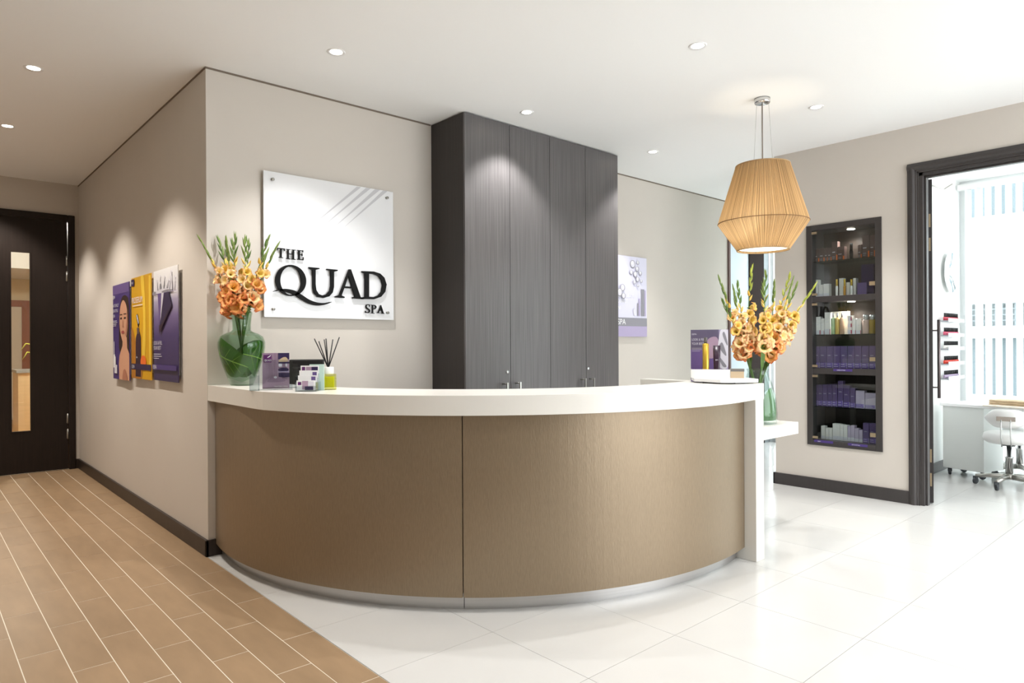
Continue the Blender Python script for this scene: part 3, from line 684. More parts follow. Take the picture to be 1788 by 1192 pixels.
MB().lathe([(0.0, 0.016), (0.174, 0.016)], 48, capb=False, capt=False).build('diffuser', DIFFE, t)
zc_ = ZC - 2.03
MB().tube([(0, 0, zm+0.1), (0, 0, zt), (0.004, 0.003, zt+0.25), (0, 0, zc_)], 0.004, 8).build('cable', M('grey_fabric_cable', (120, 108, 98), 0.8), t)
mb = MB()
for k in range(3):
    a = k*2*PI/3 + 0.6; mb.tube([(0.045*math.cos(a), 0.045*math.sin(a), zc_), (0.075*math.cos(a), 0.075*math.sin(a), zt)], 0.0011, 5)
    mb.tube([(0.075*math.cos(a), 0.075*math.sin(a), zt), (0.185*math.cos(a), 0.185*math.sin(a), zt)], 0.002, 5)
mb.build('suspension_wire', SATIN, t)
MB().lathe([(0.0, -0.038), (0.052, -0.036), (0.056, -0.03), (0.056, -0.001), (0.0, -0.001)], 32, c=(0, 0, zc_)).build('ceiling_rose', CHROME, t)
mb = MB(); mb.lathe([(0.0, 0.0), (0.03, 0.012), (0.042, 0.05), (0.03, 0.085), (0.016, 0.11), (0.016, 0.15)], 20, c=(0, 0, 0.14)); mb.build('bulb', LAMPE, t)
bulb('lamp_light', t, (0, 0, 0.2), PEND_W, 0.05, (1.0, 0.84, 0.62))

# ------------------------------------------------------------------ gladioli
def petal_grid(mb, a, R, seed, cup):
    rn = random.Random(seed); n, mW = 5, 4; vs = []
    wv = rn.uniform(0.8, 1.1); ph = rn.uniform(0, 6)
    for i in range(n+1):
        s = i/n; r = R*(0.10 + 0.95*s)*rn.uniform(0.97, 1.03); z = R*(-0.75 + 1.25*min(1, s/0.55) - cup*max(0, s-0.5)**2*2.2)
        wd_ = R*0.56*wv*math.sin(PI*(0.10+0.84*s))**0.7
        for k in range(mW+1):
            q = 2*k/mW-1
            lx, ly = r - abs(q)**2*0.10*R*s, wd_*q
            zz = z + 0.13*R*abs(q)**2*(1 if s < .7 else .4) + 0.20*R*s*s*math.sin(6*q+ph) + rn.uniform(-.03, .03)*R
            vs.append((lx*math.cos(a)-ly*math.sin(a), lx*math.sin(a)+ly*math.cos(a), zz))
    fs = [(i*(mW+1)+k, (i+1)*(mW+1)+k, (i+1)*(mW+1)+k+1, i*(mW+1)+k+1) for i in range(n) for k in range(mW)]
    mb.add(vs, fs, 0, True)
def floret_mesh(seed, mat):
    mb = MB(); rn = random.Random(seed)
    for k in range(3): petal_grid(mb, k*2*PI/3 + 0.5, 0.050, seed*10+k, rn.uniform(.5, 1.0))
    for k in range(3): petal_grid(mb, k*2*PI/3 + 1.55, 0.047, seed*10+5+k, rn.uniform(.2, .6))
    mb.lathe([(0.004, -0.062), (0.008, -0.045), (0.010, -0.03)], 8, mat=1, capb=False, capt=False)
    mb.tube([(0, 0, -0.03), (0.003, 0.002, 0.012)], 0.002, 5, mat=2)
    return mb.mesh('floret', [mat, LGRN, YEL_L], recalc=False)
FLO = {'o': [floret_mesh(s, PET_O) for s in (1, 2, 3)], 'p': [floret_mesh(s, PET_P) for s in (4, 5, 6)], 'y': [floret_mesh(s, PET_Y) for s in (7, 8, 9)]}
def bud_mesh(L, r, mat):
    mb = MB(); mb.lathe([(0.0, 0.0), (r*0.75, L*0.12), (r, L*0.32), (r*0.72, L*0.62), (r*0.30, L*0.86), (0.0, L)], 8)
    mb.v = [Vector((q.x, q.y*0.6, q.z)) for q in mb.v]
    return mb.mesh('bud', mat)
BUDS = [bud_mesh(0.088, 0.0105, LGRN), bud_mesh(0.078, 0.0100, GRN), bud_mesh(0.085, 0.0105, YGRN)]
OBUD = [bud_mesh(0.055, 0.011, PET_O), bud_mesh(0.055, 0.011, PET_P)]
CAMD = Vector((-CT, -ST, 0))
def gladiolus(label, group, foot, neck, tip, kinds, n_flo, seed, f0=0.12, f1=0.58, size=1.0, yg=False, leaf=False):
    """foot: in the vase, neck: rim crossing, tip: top end (all world)"""
    rn = random.Random(seed)
    t = thing('gladiolus', label, 'flower', foot, 0, group)
    foot, neck, tip = Vector(foot), Vector(neck), Vector(tip)
    L = (tip-neck).length
    outw = Vector((tip.x-neck.x, tip.y-neck.y, 0))
    c1 = neck + (neck-foot).normalized()*L*0.4; c1 = c1*0.5 + (neck + (tip-neck)*0.4)*0.5
    def pos(s):
        return (1-s)**2*neck + 2*s*(1-s)*c1 + s*s*tip
    pts = [foot] + [pos(i/14) for i in range(15)]
    rs = [0.006] + [0.0058 - 0.0042*i/14 for i in range(15)]
    st = MB().tube([p - foot for p in pts], rs, 7).build('stem', GRN, t)
    side = outw.cross(Vector((0, 0, 1)))
    side = side.normalized() if side.length > 0.01 else Vector((ST, -CT, 0))
    for k in range(n_flo):
        s = f0 + (f1-f0)*(k+rn.uniform(-.2, .2))/max(1, n_flo-1)
        p = pos(max(0.0, s)) - foot
        fd = CAMD*rn.uniform(.5, 1.2) + (Vector((ST, -CT, 0))*(0.9 if k % 2 else -0.9)*rn.uniform(.3, 1)) + outw.normalized()*0.35 if outw.length > .01 else CAMD
        fd = fd + Vector((0, 0, rn.uniform(-.1, .45))); fd.normalize()
        kind = kinds[min(len(kinds)-1, int(k*len(kinds)/n_flo))]
        sc = size*(1.08 - 0.42*k/max(1, n_flo-1))*rn.uniform(.9, 1.08)
        q = fd.to_track_quat('Z', 'Y').to_euler()
        o = inst('floret', rn.choice(FLO[kind]), t, p + fd*0.045*sc, (q.x, q.y, q.z), sc)
        o.rotation_euler.rotate_axis('Z', rn.uniform(0, 6))
    nb = 7
    for k in range(nb):
        s = f1 + 0.06 + (0.97-f1-0.06)*k/(nb-1)
        p = pos(s) - foot; tg = (pos(min(1, s+.03)) - pos(s-.03)).normalized()
        fd = (tg*(1.0 + 1.2*k/nb) + side*(0.75 if k % 2 else -0.75)*(1-0.6*k/nb) + CAMD*rn.uniform(-.1, .3)).normalized()
        q = fd.to_track_quat('Z', 'Y').to_euler()
        me = OBUD[seed % 2] if (k < 2) else (BUDS[2] if yg else BUDS[(k+seed) % 2])
        inst('bud', me, t, p, tuple(q), size*(1.0 - 0.25*k/nb))
    q = (tip-pos(.95)).to_track_quat('Z', 'Y').to_euler()
    inst('bud', BUDS[2] if yg else BUDS[0], t, pos(.96)-foot, tuple(q), size*0.8)
    if leaf:
        mb = MB(); vs = []; a = pos(0.0)-foot; b = pos(0.42)-foot + side*0.02*(1 if seed % 2 else -1) + CAMD*0.03
        for i in range(7):
            s = i/6; c_ = a.lerp(b, s) + CAMD*0.02*math.sin(PI*s); w_ = 0.017*math.sin(PI*(0.12+0.86*s))
            vs += [c_ - side*w_ + CAMD*0.004, c_ , c_ + side*w_ + CAMD*0.004]
        fs = [(3*i+k, 3*i+k+1, 3*i+k+4, 3*i+k+3) for i in range(6) for k in range(2)]
        mb.add(vs, fs, 0, True).build('leaf', GRN, t, recalc=False)
    return t

# ---- bulbous green vase on the counter
VA = Vector((1.604, 4.378, 1.1))
t = thing('vase', 'bulbous green-tinted glass vase with narrow neck on the counter', 'vase', VA)
prof = [(0.066, 0.0), (0.070, 0.006), (0.088, 0.05), (0.112, 0.115), (0.132, 0.18), (0.143, 0.24), (0.143, 0.275), (0.130, 0.310), (0.100, 0.330), (0.068, 0.340), (0.056, 0.352), (0.056, 0.385), (0.060, 0.425), (0.067, 0.466)]
full = prof + [(r-0.004, z) for r, z in prof[::-1] if z > 0.02] + [(0.0, 0.018)]
MB().lathe(full, 48, capt=False).build('body', VASEG, t, recalc=True)
def leafwrap(a0, a1, z0, z1, tilt, name, mat):
    """a broad leaf lying against the inside of the vase wall"""
    mb = MB(); vs = []; n, mW = 12, 8
    def rad(z):
        for (r0, q0), (r1, q1) in zip(prof, prof[1:]):
            if q0 <= z <= q1 and q1 > q0: return r0 + (r1-r0)*(z-q0)/(q1-q0)
        return 0.06
    for i in range(n+1):
        s = i/n
        for k in range(mW+1):
            q = 2*k/mW-1; wd_ = math.sin(PI*min(1, 0.06+0.94*s))**0.6*(1 if s < 0.5 else 1)
            a = a0 + (a1-a0)*s; z = z0 + (z1-z0)*s + 0.115*wd_*q*(1+tilt*0)
            z = max(0.022, min(0.315, z)); r = rad(z)-0.010
            vs.append((r*math.cos(a), r*math.sin(a), z))
    fs = [(i*(mW+1)+k, (i+1)*(mW+1)+k, (i+1)*(mW+1)+k+1, i*(mW+1)+k+1) for i in range(n) for k in range(mW)]
    o = mb.add(vs, fs, 0, True).build(name, mat, t2, recalc=False)
    vm = MB(); mid = [Vector(vs[i*(mW+1)+mW//2])*1.0 for i in range(n+1)]
    shrink = lambda p: Vector((p.x*1.03, p.y*1.03, p.z))
    vm.tube([shrink(p) for p in mid], [0.0035]*n + [0.001], 5)
    for i in range(2, n, 2):
        for q in (0, mW): vm.tube([shrink(mid[i]), shrink(Vector(vs[min(n, i+2)*(mW+1)+(1 if q == 0 else mW-1)]))], [0.0018, 0.0006], 4)
    vm.build('vein', VEIN, o)
    return o
t2 = thing('leaf_lining', 'broad dark green leaf curled inside the bulbous vase', 'leaf', VA)
fa = math.atan2(-ST, -CT)
leafwrap(fa-1.9, fa+0.75, 0.235, 0.115, 0, 'leaf_blade', LEAFG)
leafwrap(fa+0.45, fa+2.8, 0.20, 0.13, 0, 'leaf_blade', LEAFG)
leafwrap(fa+1.9, fa+4.3, 0.21, 0.12, 0, 'leaf_blade', LEAFG)
tips = [((351, 420), -.05), ((381, 421), .06), ((395, 424), -.08), ((406, 426), .08), ((411, 416), 0), ((428, 421), -.04), ((434, 427), .09), ((466, 442), .02), ((467, 420), -.06), ((484, 430), .05)]
dA = VA.x*CT + VA.y*ST
NF = [6, 6, 6, 5, 6, 6, 5, 5, 6, 6]
for i, ((x, y), dd) in enumerate(tips):
    tip = PX(x, y, d=dA+dd)
    if tip.y > SY-0.03: tip.y = SY-0.03
    ang = math.atan2(tip.y-VA.y, tip.x-VA.x); rr = 0.040
    nk = VA + Vector((rr*math.cos(ang), rr*math.sin(ang), 0.462)); ft = VA + Vector((-0.03*math.cos(ang), -0.03*math.sin(ang), 0.05 + 0.004*i))
    gladiolus('%s orange gladiolus%s in the bulbous counter vase' % (nth(i), '' if i == 0 else ' from the left'), 'gladioli in the bulbous vase', ft, nk, tip,
              ['o', 'o', 'p'] if i in (0, 2, 4, 9) else (['o', 'p', 'p', 'y'] if i != 8 else ['p', 'o', 'y']), NF[i], 20+i, f0=0.02 + 0.04*(i % 3), f1=0.60, size=1.0)

# ---- tall clear vase on the side shelf
VB = Vector((4.755, 2.545, 0.752))
t = thing('vase', 'tall clear glass carafe vase standing on the white side shelf', 'vase', VB)
profB = [(0.125, 0.0), (0.132, 0.004), (0.137, 0.03), (0.138, 0.08), (0.133, 0.16), (0.120, 0.24), (0.098, 0.31), (0.080, 0.36), (0.074, 0.385), (0.082, 0.408)]
MB().lathe(profB + [(r-0.005, z) for r, z in profB[::-1] if z > 0.02] + [(0.0, 0.022)], 48, capt=False).build('body', VASEC, t)
t2 = thing('leaf_lining', 'dark green leaves curled inside the tall clear vase', 'leaf', VB)
mb = MB(); n = 40; vs = []
for i in range(n+1):
    a = fa - 2.6 + 5.2*i/n
    for z in (0.03, 0.10, 0.17, 0.22 + 0.05*math.sin(3*a)):
        r = [0.126, 0.126, 0.120, 0.100][(0.03, 0.10, 0.17).index(z) if z in (0.03, 0.10, 0.17) else 3]
        vs.append((r*math.cos(a), r*math.sin(a), z))
mb.add(vs, [(i*4+k, (i+1)*4+k, (i+1)*4+k+1, i*4+k+1) for i in range(n) for k in range(3)], 0, True).build('leaf_blade', M('fresh_leaf_green', (50, 100, 36), 0.45, noise=0.35, nscale=(12, 12, 8)), t2, recalc=False)
tipsB = [((1256, 488), .0), ((1263, 528), -.10), ((1281, 505), .10), ((1288, 497), -.04), ((1313, 468), .03), ((1334, 495), -.1), ((1337, 478), .1), ((1352, 495), .0), ((1379, 481), .12), ((1384, 489), -.08), ((1391, 498), .05), ((1423, 498), -.02)]
dB = VB.x*CT + VB.y*ST
NFB = [8, 6, 6, 8, 8, 8, 6, 8, 5, 7, 6, 9]
for i, ((x, y), dd) in enumerate(tipsB):
    tip = PX(x, y, d=dB+dd); ang = math.atan2(tip.y-VB.y, tip.x-VB.x); rr = 0.058
    nk = VB + Vector((rr*math.cos(ang), rr*math.sin(ang), 0.405)); ft = VB + Vector((-0.05*math.cos(ang), -0.05*math.sin(ang), 0.04 + 0.004*i))
    gladiolus('%s peach gladiolus%s in the tall clear vase' % (nth(i), '' if i == 0 else ' from the left'), 'gladioli in the tall clear vase', ft, nk, tip,
              ['p', 'y', 'y'] if i in (4, 5) else (['p', 'p', 'y'] if i % 3 else ['o', 'p', 'p']), NFB[i], 50+i, f0=0.20+0.05*(i % 3), f1=0.66, size=1.06, yg=(i in (8, 11, 4)), leaf=True)

# ------------------------------------------------------------------ things on the counter
ZT = 1.1
def facing(p):       # turn so that local -Y looks at the camera
    return math.atan2(p.y, p.x) - PI/2
def cbox(name, label, cat, px, py, Z=ZT, rz=0.0, group=None):
    p = PX(px, py, Z=Z); t = thing(name, label, cat, (p.x, p.y, Z), facing(p) + rz, group); return t, p
# treatment menu leaflet + acrylic holder
t, p = cbox('leaflet_holder', 'clear acrylic leaflet holder beside the bulbous vase', 'leaflet holder', 482, 680.5)
dpx = 1.0/(FPX/(p.x*CT+p.y*ST))          # metres per pixel at this depth
mb = MB(); mb.box((-0.095, 0.010, 0.0), (0.090, 0.013, 0.17)); mb.box((-0.095, -0.012, 0.0), (0.090, 0.010, 0.004)); mb.box((-0.140, -0.03, 0.0), (-0.088, 0.02, 0.003)); mb.box((-0.140, -0.03, 0.0), (-0.088, -0.027, 0.085)); mb.box((-0.140, 0.017, 0.0), (-0.088, 0.02, 0.115))
mb.box((-0.140, -0.03, 0), (-0.137, 0.02, 0.085))
mb.build('holder', ACRYL, t)
t, p = cbox('leaflet', 'upright mauve treatment menu leaflet in the acrylic holder', 'leaflet', 482, 679.5)
hw, hh = 22.5*dpx, 63*dpx
B((-hw, -0.002, 0.004), (hw, 0.004, 0.004+hh)).build('cover', MAUVE, t)
cur = []
for k in range(9): cur.append((MAUVE_D, rect(0.03+k*0.058, 0.28, 0.05+k*0.058, 1.0)))
prints('print', t, (-hw, -0.002, 0.004), (2*hw, 0, 0), (0, 0, hh), cur + [(PURP_D, rect(0.58, 0.82, 1, 1)), (TAN, smooth([(0.6, 0.76), (0.72, 0.86), (0.88, 0.88), (0.94, 0.76)])), (PURP_D, rect(0.6, 0.70, 1.0, 0.75)), (LPRINT, rect(0.6, 0.62, 0.73, 0.70)), (LPRINT, rect(0.85, 0.62, 0.92, 0.70)),
    (PURP_D, ell(0.78, 0.53, 0.2, 0.06)), (PURP_L, rect(0.56, 0.455, 1.0, 0.49)), (PURP_D, rect(0.6, 0.32, 1.0, 0.44)), (MAUVE, smooth([(0.0, 0.05), (0.03, 0.2), (0.3, 0.3), (0.75, 0.3), (0.98, 0.18), (1.0, 0.05)])), (MAUVE_D, smooth([(0.2, 0.19), (0.3, 0.3), (0.6, 0.33), (0.8, 0.28), (0.8, 0.2)])), (LPRINT, ell(0.48, 0.32, 0.06, 0.03)),
    (PLUM, rect(0.06, 0.74, 0.34, 0.95)), (WPRINT, [(0.18, 0.88), (0.32, 0.95), (0.30, 0.91), (0.2, 0.87)]), (WPRINT, 'QUAD', 0.07, 0.775, 0.05, 0.26), (WPRINT, 'TREATMENT MENU', 0.42, 0.05, 0.032, 0.52)])
# little acrylic stand between leaflet and cards
t, p = cbox('acrylic_stand', 'small empty acrylic stand between the leaflet and the cards', 'stand', 511, 677)
mb = MB(); mb.box((-0.03, 0.02, 0), (0.03, 0.023, 0.145)); mb.box((-0.02, -0.02, 0), (0.045, -0.017, 0.09)); mb.box((-0.03, -0.02, 0), (0.045, 0.023, 0.003)); mb.build('stand', ACRYL, t)
# card holder with cards
t, p = cbox('card_holder', 'stepped clear acrylic holder full of appointment cards', 'card holder', 536, 683, rz=-0.25)
mb = MB(); mb.box((-0.055, -0.03, 0), (0.055, 0.09, 0.003))
for k in range(4): mb.box((-0.055, -0.03+0.028*k, 0.003), (0.055, -0.027+0.028*k, 0.03+0.022*k))
for s in (-0.056, 0.054): mb.box((s, -0.03, 0), (s+0.002, 0.09, 0.05))
mb.build('holder', ACRYL, t)
names = ['front', 'second', 'third', 'rearmost']
for k in range(4):
    c = thing('appointment_card', '%s white appointment card in the stepped acrylic holder' % names[k], 'card', Vector(t.location) + Matrix.Rotation(t.rotation_euler.z, 3, 'Z') @ Vector((0.0, -0.02+0.028*k, 0.006)), t.rotation_euler.z, 'appointment cards')
    h = 0.055 + 0.026*k; a = 0.04 if k < 3 else 0.03
    B((-0.050, -0.0015, 0), (0.050, 0.0015, h)).build('card', WPRINT, c)
    if k in (0, 3):
        prints('print', c, (-0.05, -0.0015, 0), (0.1, 0, 0), (0, 0, h), [(PLUM, rect(0.07, 0.55 if k == 0 else 0.7, 0.25, 0.85 if k == 0 else 0.95)), (MAUVE, rect(0.3, 0.1 if k == 0 else 0.6, 0.62, 0.95)), (PURP_D, rect(0.45, 0.05, 0.9, 0.4) if k == 0 else rect(0.6, 0.72, 0.95, 0.95)), (LPRINT, rect(0.62, 0.45, 0.92, 0.9) if k == 0 else rect(0.62, 0.5, 0.95, 0.72))])
    else:
        prints('print', c, (-0.05, -0.0015, 0), (0.1, 0, 0), (0, 0, h), [(PURP_M, rect(0.72, 0.62, 0.95, 0.92))])
c = thing('card_stack', 'pale green cards behind the white appointment cards', 'card', Vector(t.location) + Matrix.Rotation(t.rotation_euler.z, 3, 'Z') @ Vector((0.042, 0.094, 0.0)), t.rotation_euler.z)
B((-0.05, -0.006, 0), (0.03, 0.006, 0.145)).build('card', M('pale_mint_card', (190, 214, 204), 0.5), c)
# reed diffuser
t, p = cbox('reed_diffuser', 'square bottle reed diffuser with yellow oil and black reeds', 'reed diffuser', 573.5, 679.5)
hw = 0.044
B((-hw, -hw, 0.0), (hw, hw, 0.088)).build('bottle', MGLASS('pale_yellow_glass', (240, 242, 190), 1.4), t, bevel=0.004)
B((-hw+0.011, -hw+0.011, 0.012), (hw-0.011, hw-0.011, 0.074)).build('oil', OIL, t, bevel=0.004)
MB().lathe([(0.030, 0.088), (0.030, 0.128), (0.022, 0.128)], 24, capt=True).build('cap', WHITE, t, bevel=0.002)
for x, y, z in ((-0.076, 0.0, 0.29), (-0.052, 0.03, 0.275), (-0.022, 0.03, 0.285), (-0.012, -0.02, 0.29), (0.026, 0.03, 0.285), (0.062, 0.0, 0.298)):
    MB().tube([(-x*0.12, -y*0.2, 0.10), (x, y, z)], 0.0032, 6).build('reed', BLACK, t)
# monitor behind the counter
t = thing('monitor', 'black computer monitor seen from behind over the counter', 'monitor', (2.02, 4.28, 0.74), facing(Vector((2.02, 4.28, 0)))-0.12)
mb = MB(); mb.box((-0.135, 0.0, 0.16), (0.090, 0.04, 0.518)); mb.prism([[(-0.11, 0.0, 0.2), (0.065, 0.0, 0.2), (0.065, 0.0, 0.47), (-0.11, 0.0, 0.47)]], (0, -0.02, 0)); mb.build('shell', BLACK, t, bevel=0.008)
mb = MB(); mb.box((-0.10, -0.03, 0.0), (0.05, 0.12, 0.012)); mb.box((-0.05, -0.03, 0.012), (0.0, 0.0, 0.3)); mb.build('stand', BLACK, t)
B((-0.12, 0.0401, 0.18), (0.075, 0.042, 0.5)).build('screen', M('dark_screen', (30, 34, 40), 0.2), t)

# tester tray at the right end
t, p = cbox('tester_tray', 'white acrylic tester tray at the right end of the counter', 'tray', 1263, 669.0)
dT = 1.0/(FPX/(p.x*CT+p.y*ST)); TR = t.rotation_euler.z
def tloc(px_off, back, z): return Vector(t.location) + Matrix.Rotation(TR, 3, 'Z') @ Vector((px_off*dT, back, z))
mb = MB(); mb.prism([[(-49*dT, 0.02, 0.008), (-5*dT, -0.10, 0.008), (14*dT, -0.10, 0.008), (58*dT, 0.0, 0.008), (40*dT, 0.16, 0.008), (-56*dT, 0.16, 0.008)]], (0, 0, 0.022)); mb.build('base', WHITE, t, bevel=0.004)
B((-35*dT, -0.03, 0), (20*dT, 0.12, 0.008)).build('foot', BLACK, t)
mb = MB(); mb.box((-56*dT, 0.085, 0.03), (12*dT, 0.16, 0.062)); mb.box((-56*dT, 0.05, 0.03), (12*dT, 0.053, 0.085)); mb.box((-56*dT, 0.05, 0.03), (-55*dT, 0.16, 0.085)); mb.box((11*dT, 0.05, 0.03), (12*dT, 0.16, 0.085))
mb.build('riser', M('milky_acrylic', (236, 234, 230), 0.2), t)
c = thing('gold_bottle', 'tall gold pump bottle with grey cap on the tester tray', 'bottle', tloc(-30, 0.115, 0.062), TR)
MB().lathe([(0.020, 0), (0.0205, 0.004), (0.0205, 0.185), (0.012, 0.19)], 24).build('body', GOLD, c)
MB().lathe([(0.010, 0.19), (0.0105, 0.225), (0.009, 0.228)], 20).build('cap', M('grey_bottle_cap', (96, 92, 88), 0.35), c)
c = thing('cosmetic_tube', 'dark plum cosmetic tube beside the gold bottle', 'tube', tloc(-11, 0.115, 0.062), TR)
mb = MB(); n = 20; rings = []
for z, rx_, ry_ in ((0.018, .019, .016), (0.08, .021, .013), (0.175, .0235, .002)):
    rings.append([(rx_*math.cos(2*PI*k/n), ry_*math.sin(2*PI*k/n), z) for k in range(n)])
mb.add([q for r in rings for q in r], [(i*n+k, i*n+(k+1) % n, (i+1)*n+(k+1) % n, (i+1)*n+k) for i in range(2) for k in range(n)] + [tuple(2*n+k for k in range(n))], 0, True); mb.build('body', DKTUBE, c)
MB().lathe([(0.016, 0), (0.016, 0.018)], 20).build('cap', M('copper_cap', (170, 120, 80), 0.3, metal=0.6), c)
prints('print', c, (-0.014, -0.0165, 0.06), (0.028, 0, 0), (0, 0.006, 0.06), [(LPRINT, 'ESPA', 0.2, 0.3, 0.14, 0.6)])
c = thing('counter_poster', 'small purple and white poster standing behind the tester tray', 'poster', tloc(-24, 0.185, 0.0), TR)
hw, hh = 33*dT, 95*dT
B((-hw, 0, 0.0), (hw, 0.006, hh)).build('panel', PURP_L, c)
prints('print', c, (-hw, 0, 0), (2*hw, 0, 0), (0, 0, hh), [(PURP_M, rect(0, 0.0, 0.75, 1.0)), (M('grey_violet_print', (96, 88, 112), 0.4), rect(0, 0.62, 0.75, 1.0)), (MAUVE, smooth([(0.4, 0.5), (0.45, 0.8), (0.7, 0.85), (0.75, 0.6), (0.6, 0.45)])),
    (LPRINT, smooth([(0.75, 0.3), (0.72, 0.6), (0.8, 0.99), (0.99, 0.99), (0.99, 0.3)])), (GPRINT, smooth([(0.85, 0.9), (0.9, 0.95), (0.98, 0.75), (0.96, 0.7)])), (GPRINT, smooth([(0.76, 0.66), (0.84, 0.75), (0.94, 0.55), (0.92, 0.5)])), (GPRINT, smooth([(0.72, 0.5), (0.80, 0.45), (0.95, 0.3), (0.85, 0.3)])),
    (LPRINT, 'ESPA', 0.03, 0.9, 0.03, 0.2), (LPRINT, 'LOOK & FEEL', 0.03, 0.79, 0.045, 0.36), (LPRINT, 'YOUR BEST', 0.03, 0.71, 0.045, 0.32), (LPRINT, rect(0.03, 0.64, 0.3, 0.645)), (LPRINT, rect(0.03, 0.615, 0.3, 0.62)), (LPRINT, rect(0.03, 0.585, 0.25, 0.59))])
c = thing('small_box', 'small tan box with grey lid on the tester tray', 'box', tloc(23, 0.10, 0.03), TR)
B((-12*dT, -0.03, 0), (12*dT, 0.03, 0.042)).build('body', TAN, c); B((-12.5*dT, -0.032, 0.042), (12.5*dT, 0.032, 0.058)).build('lid', M('grey_lid', (120, 116, 112), 0.4), c)

# ------------------------------------------------------------------ recessed display cabinet
cab = thing('display_cabinet', 'tall recessed dark wood display cabinet with glass doors in the right wall', 'cabinet', (RX, (NY0+NY1)/2, NZ0))
FW = 0.052
ND = 0.26
def CP(x, y, dep=0.07): q = PX(x, y, X=RX+dep); return q.y, q.z
zd1t, zd1b = CP(1475, 515, .0)[1], CP(1475, 525, .0)[1]
zd2t, zd2b = CP(1475, 643.5, .0)[1], CP(1475, 653.8, .0)[1]
mb = MB(); f0 = RX-0.012
mb.box((f0, NY0, NZ0), (RX+ND, NY0+FW, NZ1)); mb.box((f0, NY1-FW, NZ0), (RX+ND, NY1, NZ1)); mb.box((f0, NY0+FW, NZ0), (RX+ND, NY1-FW, NZ0+FW)); mb.box((f0, NY0+FW, NZ1-FW), (RX+ND, NY1-FW, NZ1))
W(mb, 'frame', FRAMEWOOD, cab, 0.002)
W(B((RX+ND-0.012, NY0, NZ0), (RX+ND, NY1, NZ1)), 'back_panel', DARKWOOD, cab)
for a, b in ((zd1b, zd1t), (zd2b, zd2t)): W(B((f0+0.004, NY0+FW, a), (RX+ND, NY1-FW, b)), 'divider', FRAMEWOOD, cab)
zs = [CP(1475, 453, .06)[1], zd1t, CP(1475, 583.2, .06)[1], zd2t, CP(1475, 711, .06)[1], NZ0+FW]
for k in (0, 2, 4): W(B((RX+0.025, NY0+FW, zs[k]-0.008), (RX+ND-0.012, NY1-FW, zs[k])), 'glass_shelf', MGLASS('shelf_glass', (200, 215, 212), 1.45), cab)
for a, b in ((NZ0+FW, zd2b), (zd2t, zd1b), (zd1t, NZ1-FW)):
    g = W(B((f0+0.004, NY0+FW+0.002, a+0.004), (f0+0.010, NY1-FW-0.002, b-0.004)), 'glass_door', CABGLASS, cab)
    mb = MB()
    for z in (a+0.02, b-0.02): mb.box((f0-0.004, NY1-FW-0.045, z-0.010), (f0+0.012, NY1-FW, z+0.010))
    W(mb, 'hinge', BRASS, g)
    W(B((f0-0.006, NY0+FW, a+0.07), (f0+0.010, NY0+FW+0.045, a+0.105)), 'lock', BRASS, g)
for z in (NZ1-FW-0.003, zd1b-0.003):
    ps = MB().lathe([(0.0, -0.003), (0.03, -0.003), (0.034, 0.0)], 20, capt=False); ps.v = [q + Vector((RX+0.13, (NY0+NY1)/2-0.02, z)) for q in ps.v]
    lo = W(ps, 'spotlight', LAMPE, cab)
    bulb('lamp_light', cab, (0.13, -0.02, z-NZ0-0.02), 12.0, 0.03, (1, 0.95, 0.88), 'SPOT', math.radians(140), 0.6)
ps = None
def carton(kind, shelfname, idx, x0, x1, ytop, shelf, mat, deco=None, dep=0.07, dx=0.055, name='product_box', cat='box', word='carton'):
    ya, yb = CP(x0, 600, dep)[0], CP(x1, 600, dep)[0]; xm = (x0+x1)/2
    zt_ = CP(xm, ytop, dep)[1]; zb_ = zs[shelf]
    h = max(0.03, zt_-zb_); yc = (ya+yb)/2; w_ = abs(ya-yb)/2 - 0.0008
    t = thing(name, '%s %s %s%s on the %s of the display cabinet' % (nth(idx), kind, word, '' if idx == 0 else ' from the left', shelfname), cat, (RX+dep, yc, zb_), 0, 'products on the %s' % shelfname)
    B((0, -w_, 0), (dx, w_, h)).build('carton', mat, t, bevel=0.001)
    it = []
    if deco == 'orange': it = [(ORANGEP, rect(0.78, 0.0, 1.0, 0.30)), (LPRINT, rect(0.1, 0.42, 0.6, 0.46)), (GPRINT, rect(0.1, 0.18, 0.55, 0.22)), (GPRINT, rect(0.1, 0.1, 0.5, 0.13))]
    if deco == 'pink': it = [(LPRINT, rect(0.0, 0.0, 0.85, 0.24)), (CARTP, rect(0.85, 0.0, 1.0, 0.24)), (LPRINT, rect(0.2, 0.55, 0.7, 0.58))]
    if deco == 'pinks': it = [(CARTP, rect(0.7, b, 1.0, b+0.2)) for b in (0.02, 0.37, 0.72)] + [(LPRINT, rect(0, b, 0.7, b+0.2)) for b in (0.02, 0.37, 0.72)]
    if deco == 'band': it = [(LPRINT, rect(0.0, 0.03, 1.0, 0.26))]
    if deco == 'violet': it = [(CARTV2, rect(0, 0.03, 1, 0.24)), (PURP_L, rect(0.90, 0.0, 1.0, 0.25)), (LPRINT, 'ESPA', 0.18, 0.56, 0.045, 0.6), (LPRINT, rect(0.05, 0.17, 0.6, 0.19)), (LPRINT, rect(0.05, 0.07, 0.7, 0.09))]
    if it: prints('print', t, (0, w_, 0), (0, -2*w_, 0), (0, 0, h), it, lift=0.0002)
    return t
sx = lambda c: 1400 + c*0.10907
tops = [(195,290,590),(291,374,580),(376,424,572),(426,484,570),(486,580,470),(582,690,552),(905,968,522),(975,1092,370),(1100,1186,365)]
for i, (a, b, y) in enumerate(tops): carton('dark brown', 'top shelf', i, sx(a), sx(b), 370+y*0.10907, 0, BROWNP, 'orange')
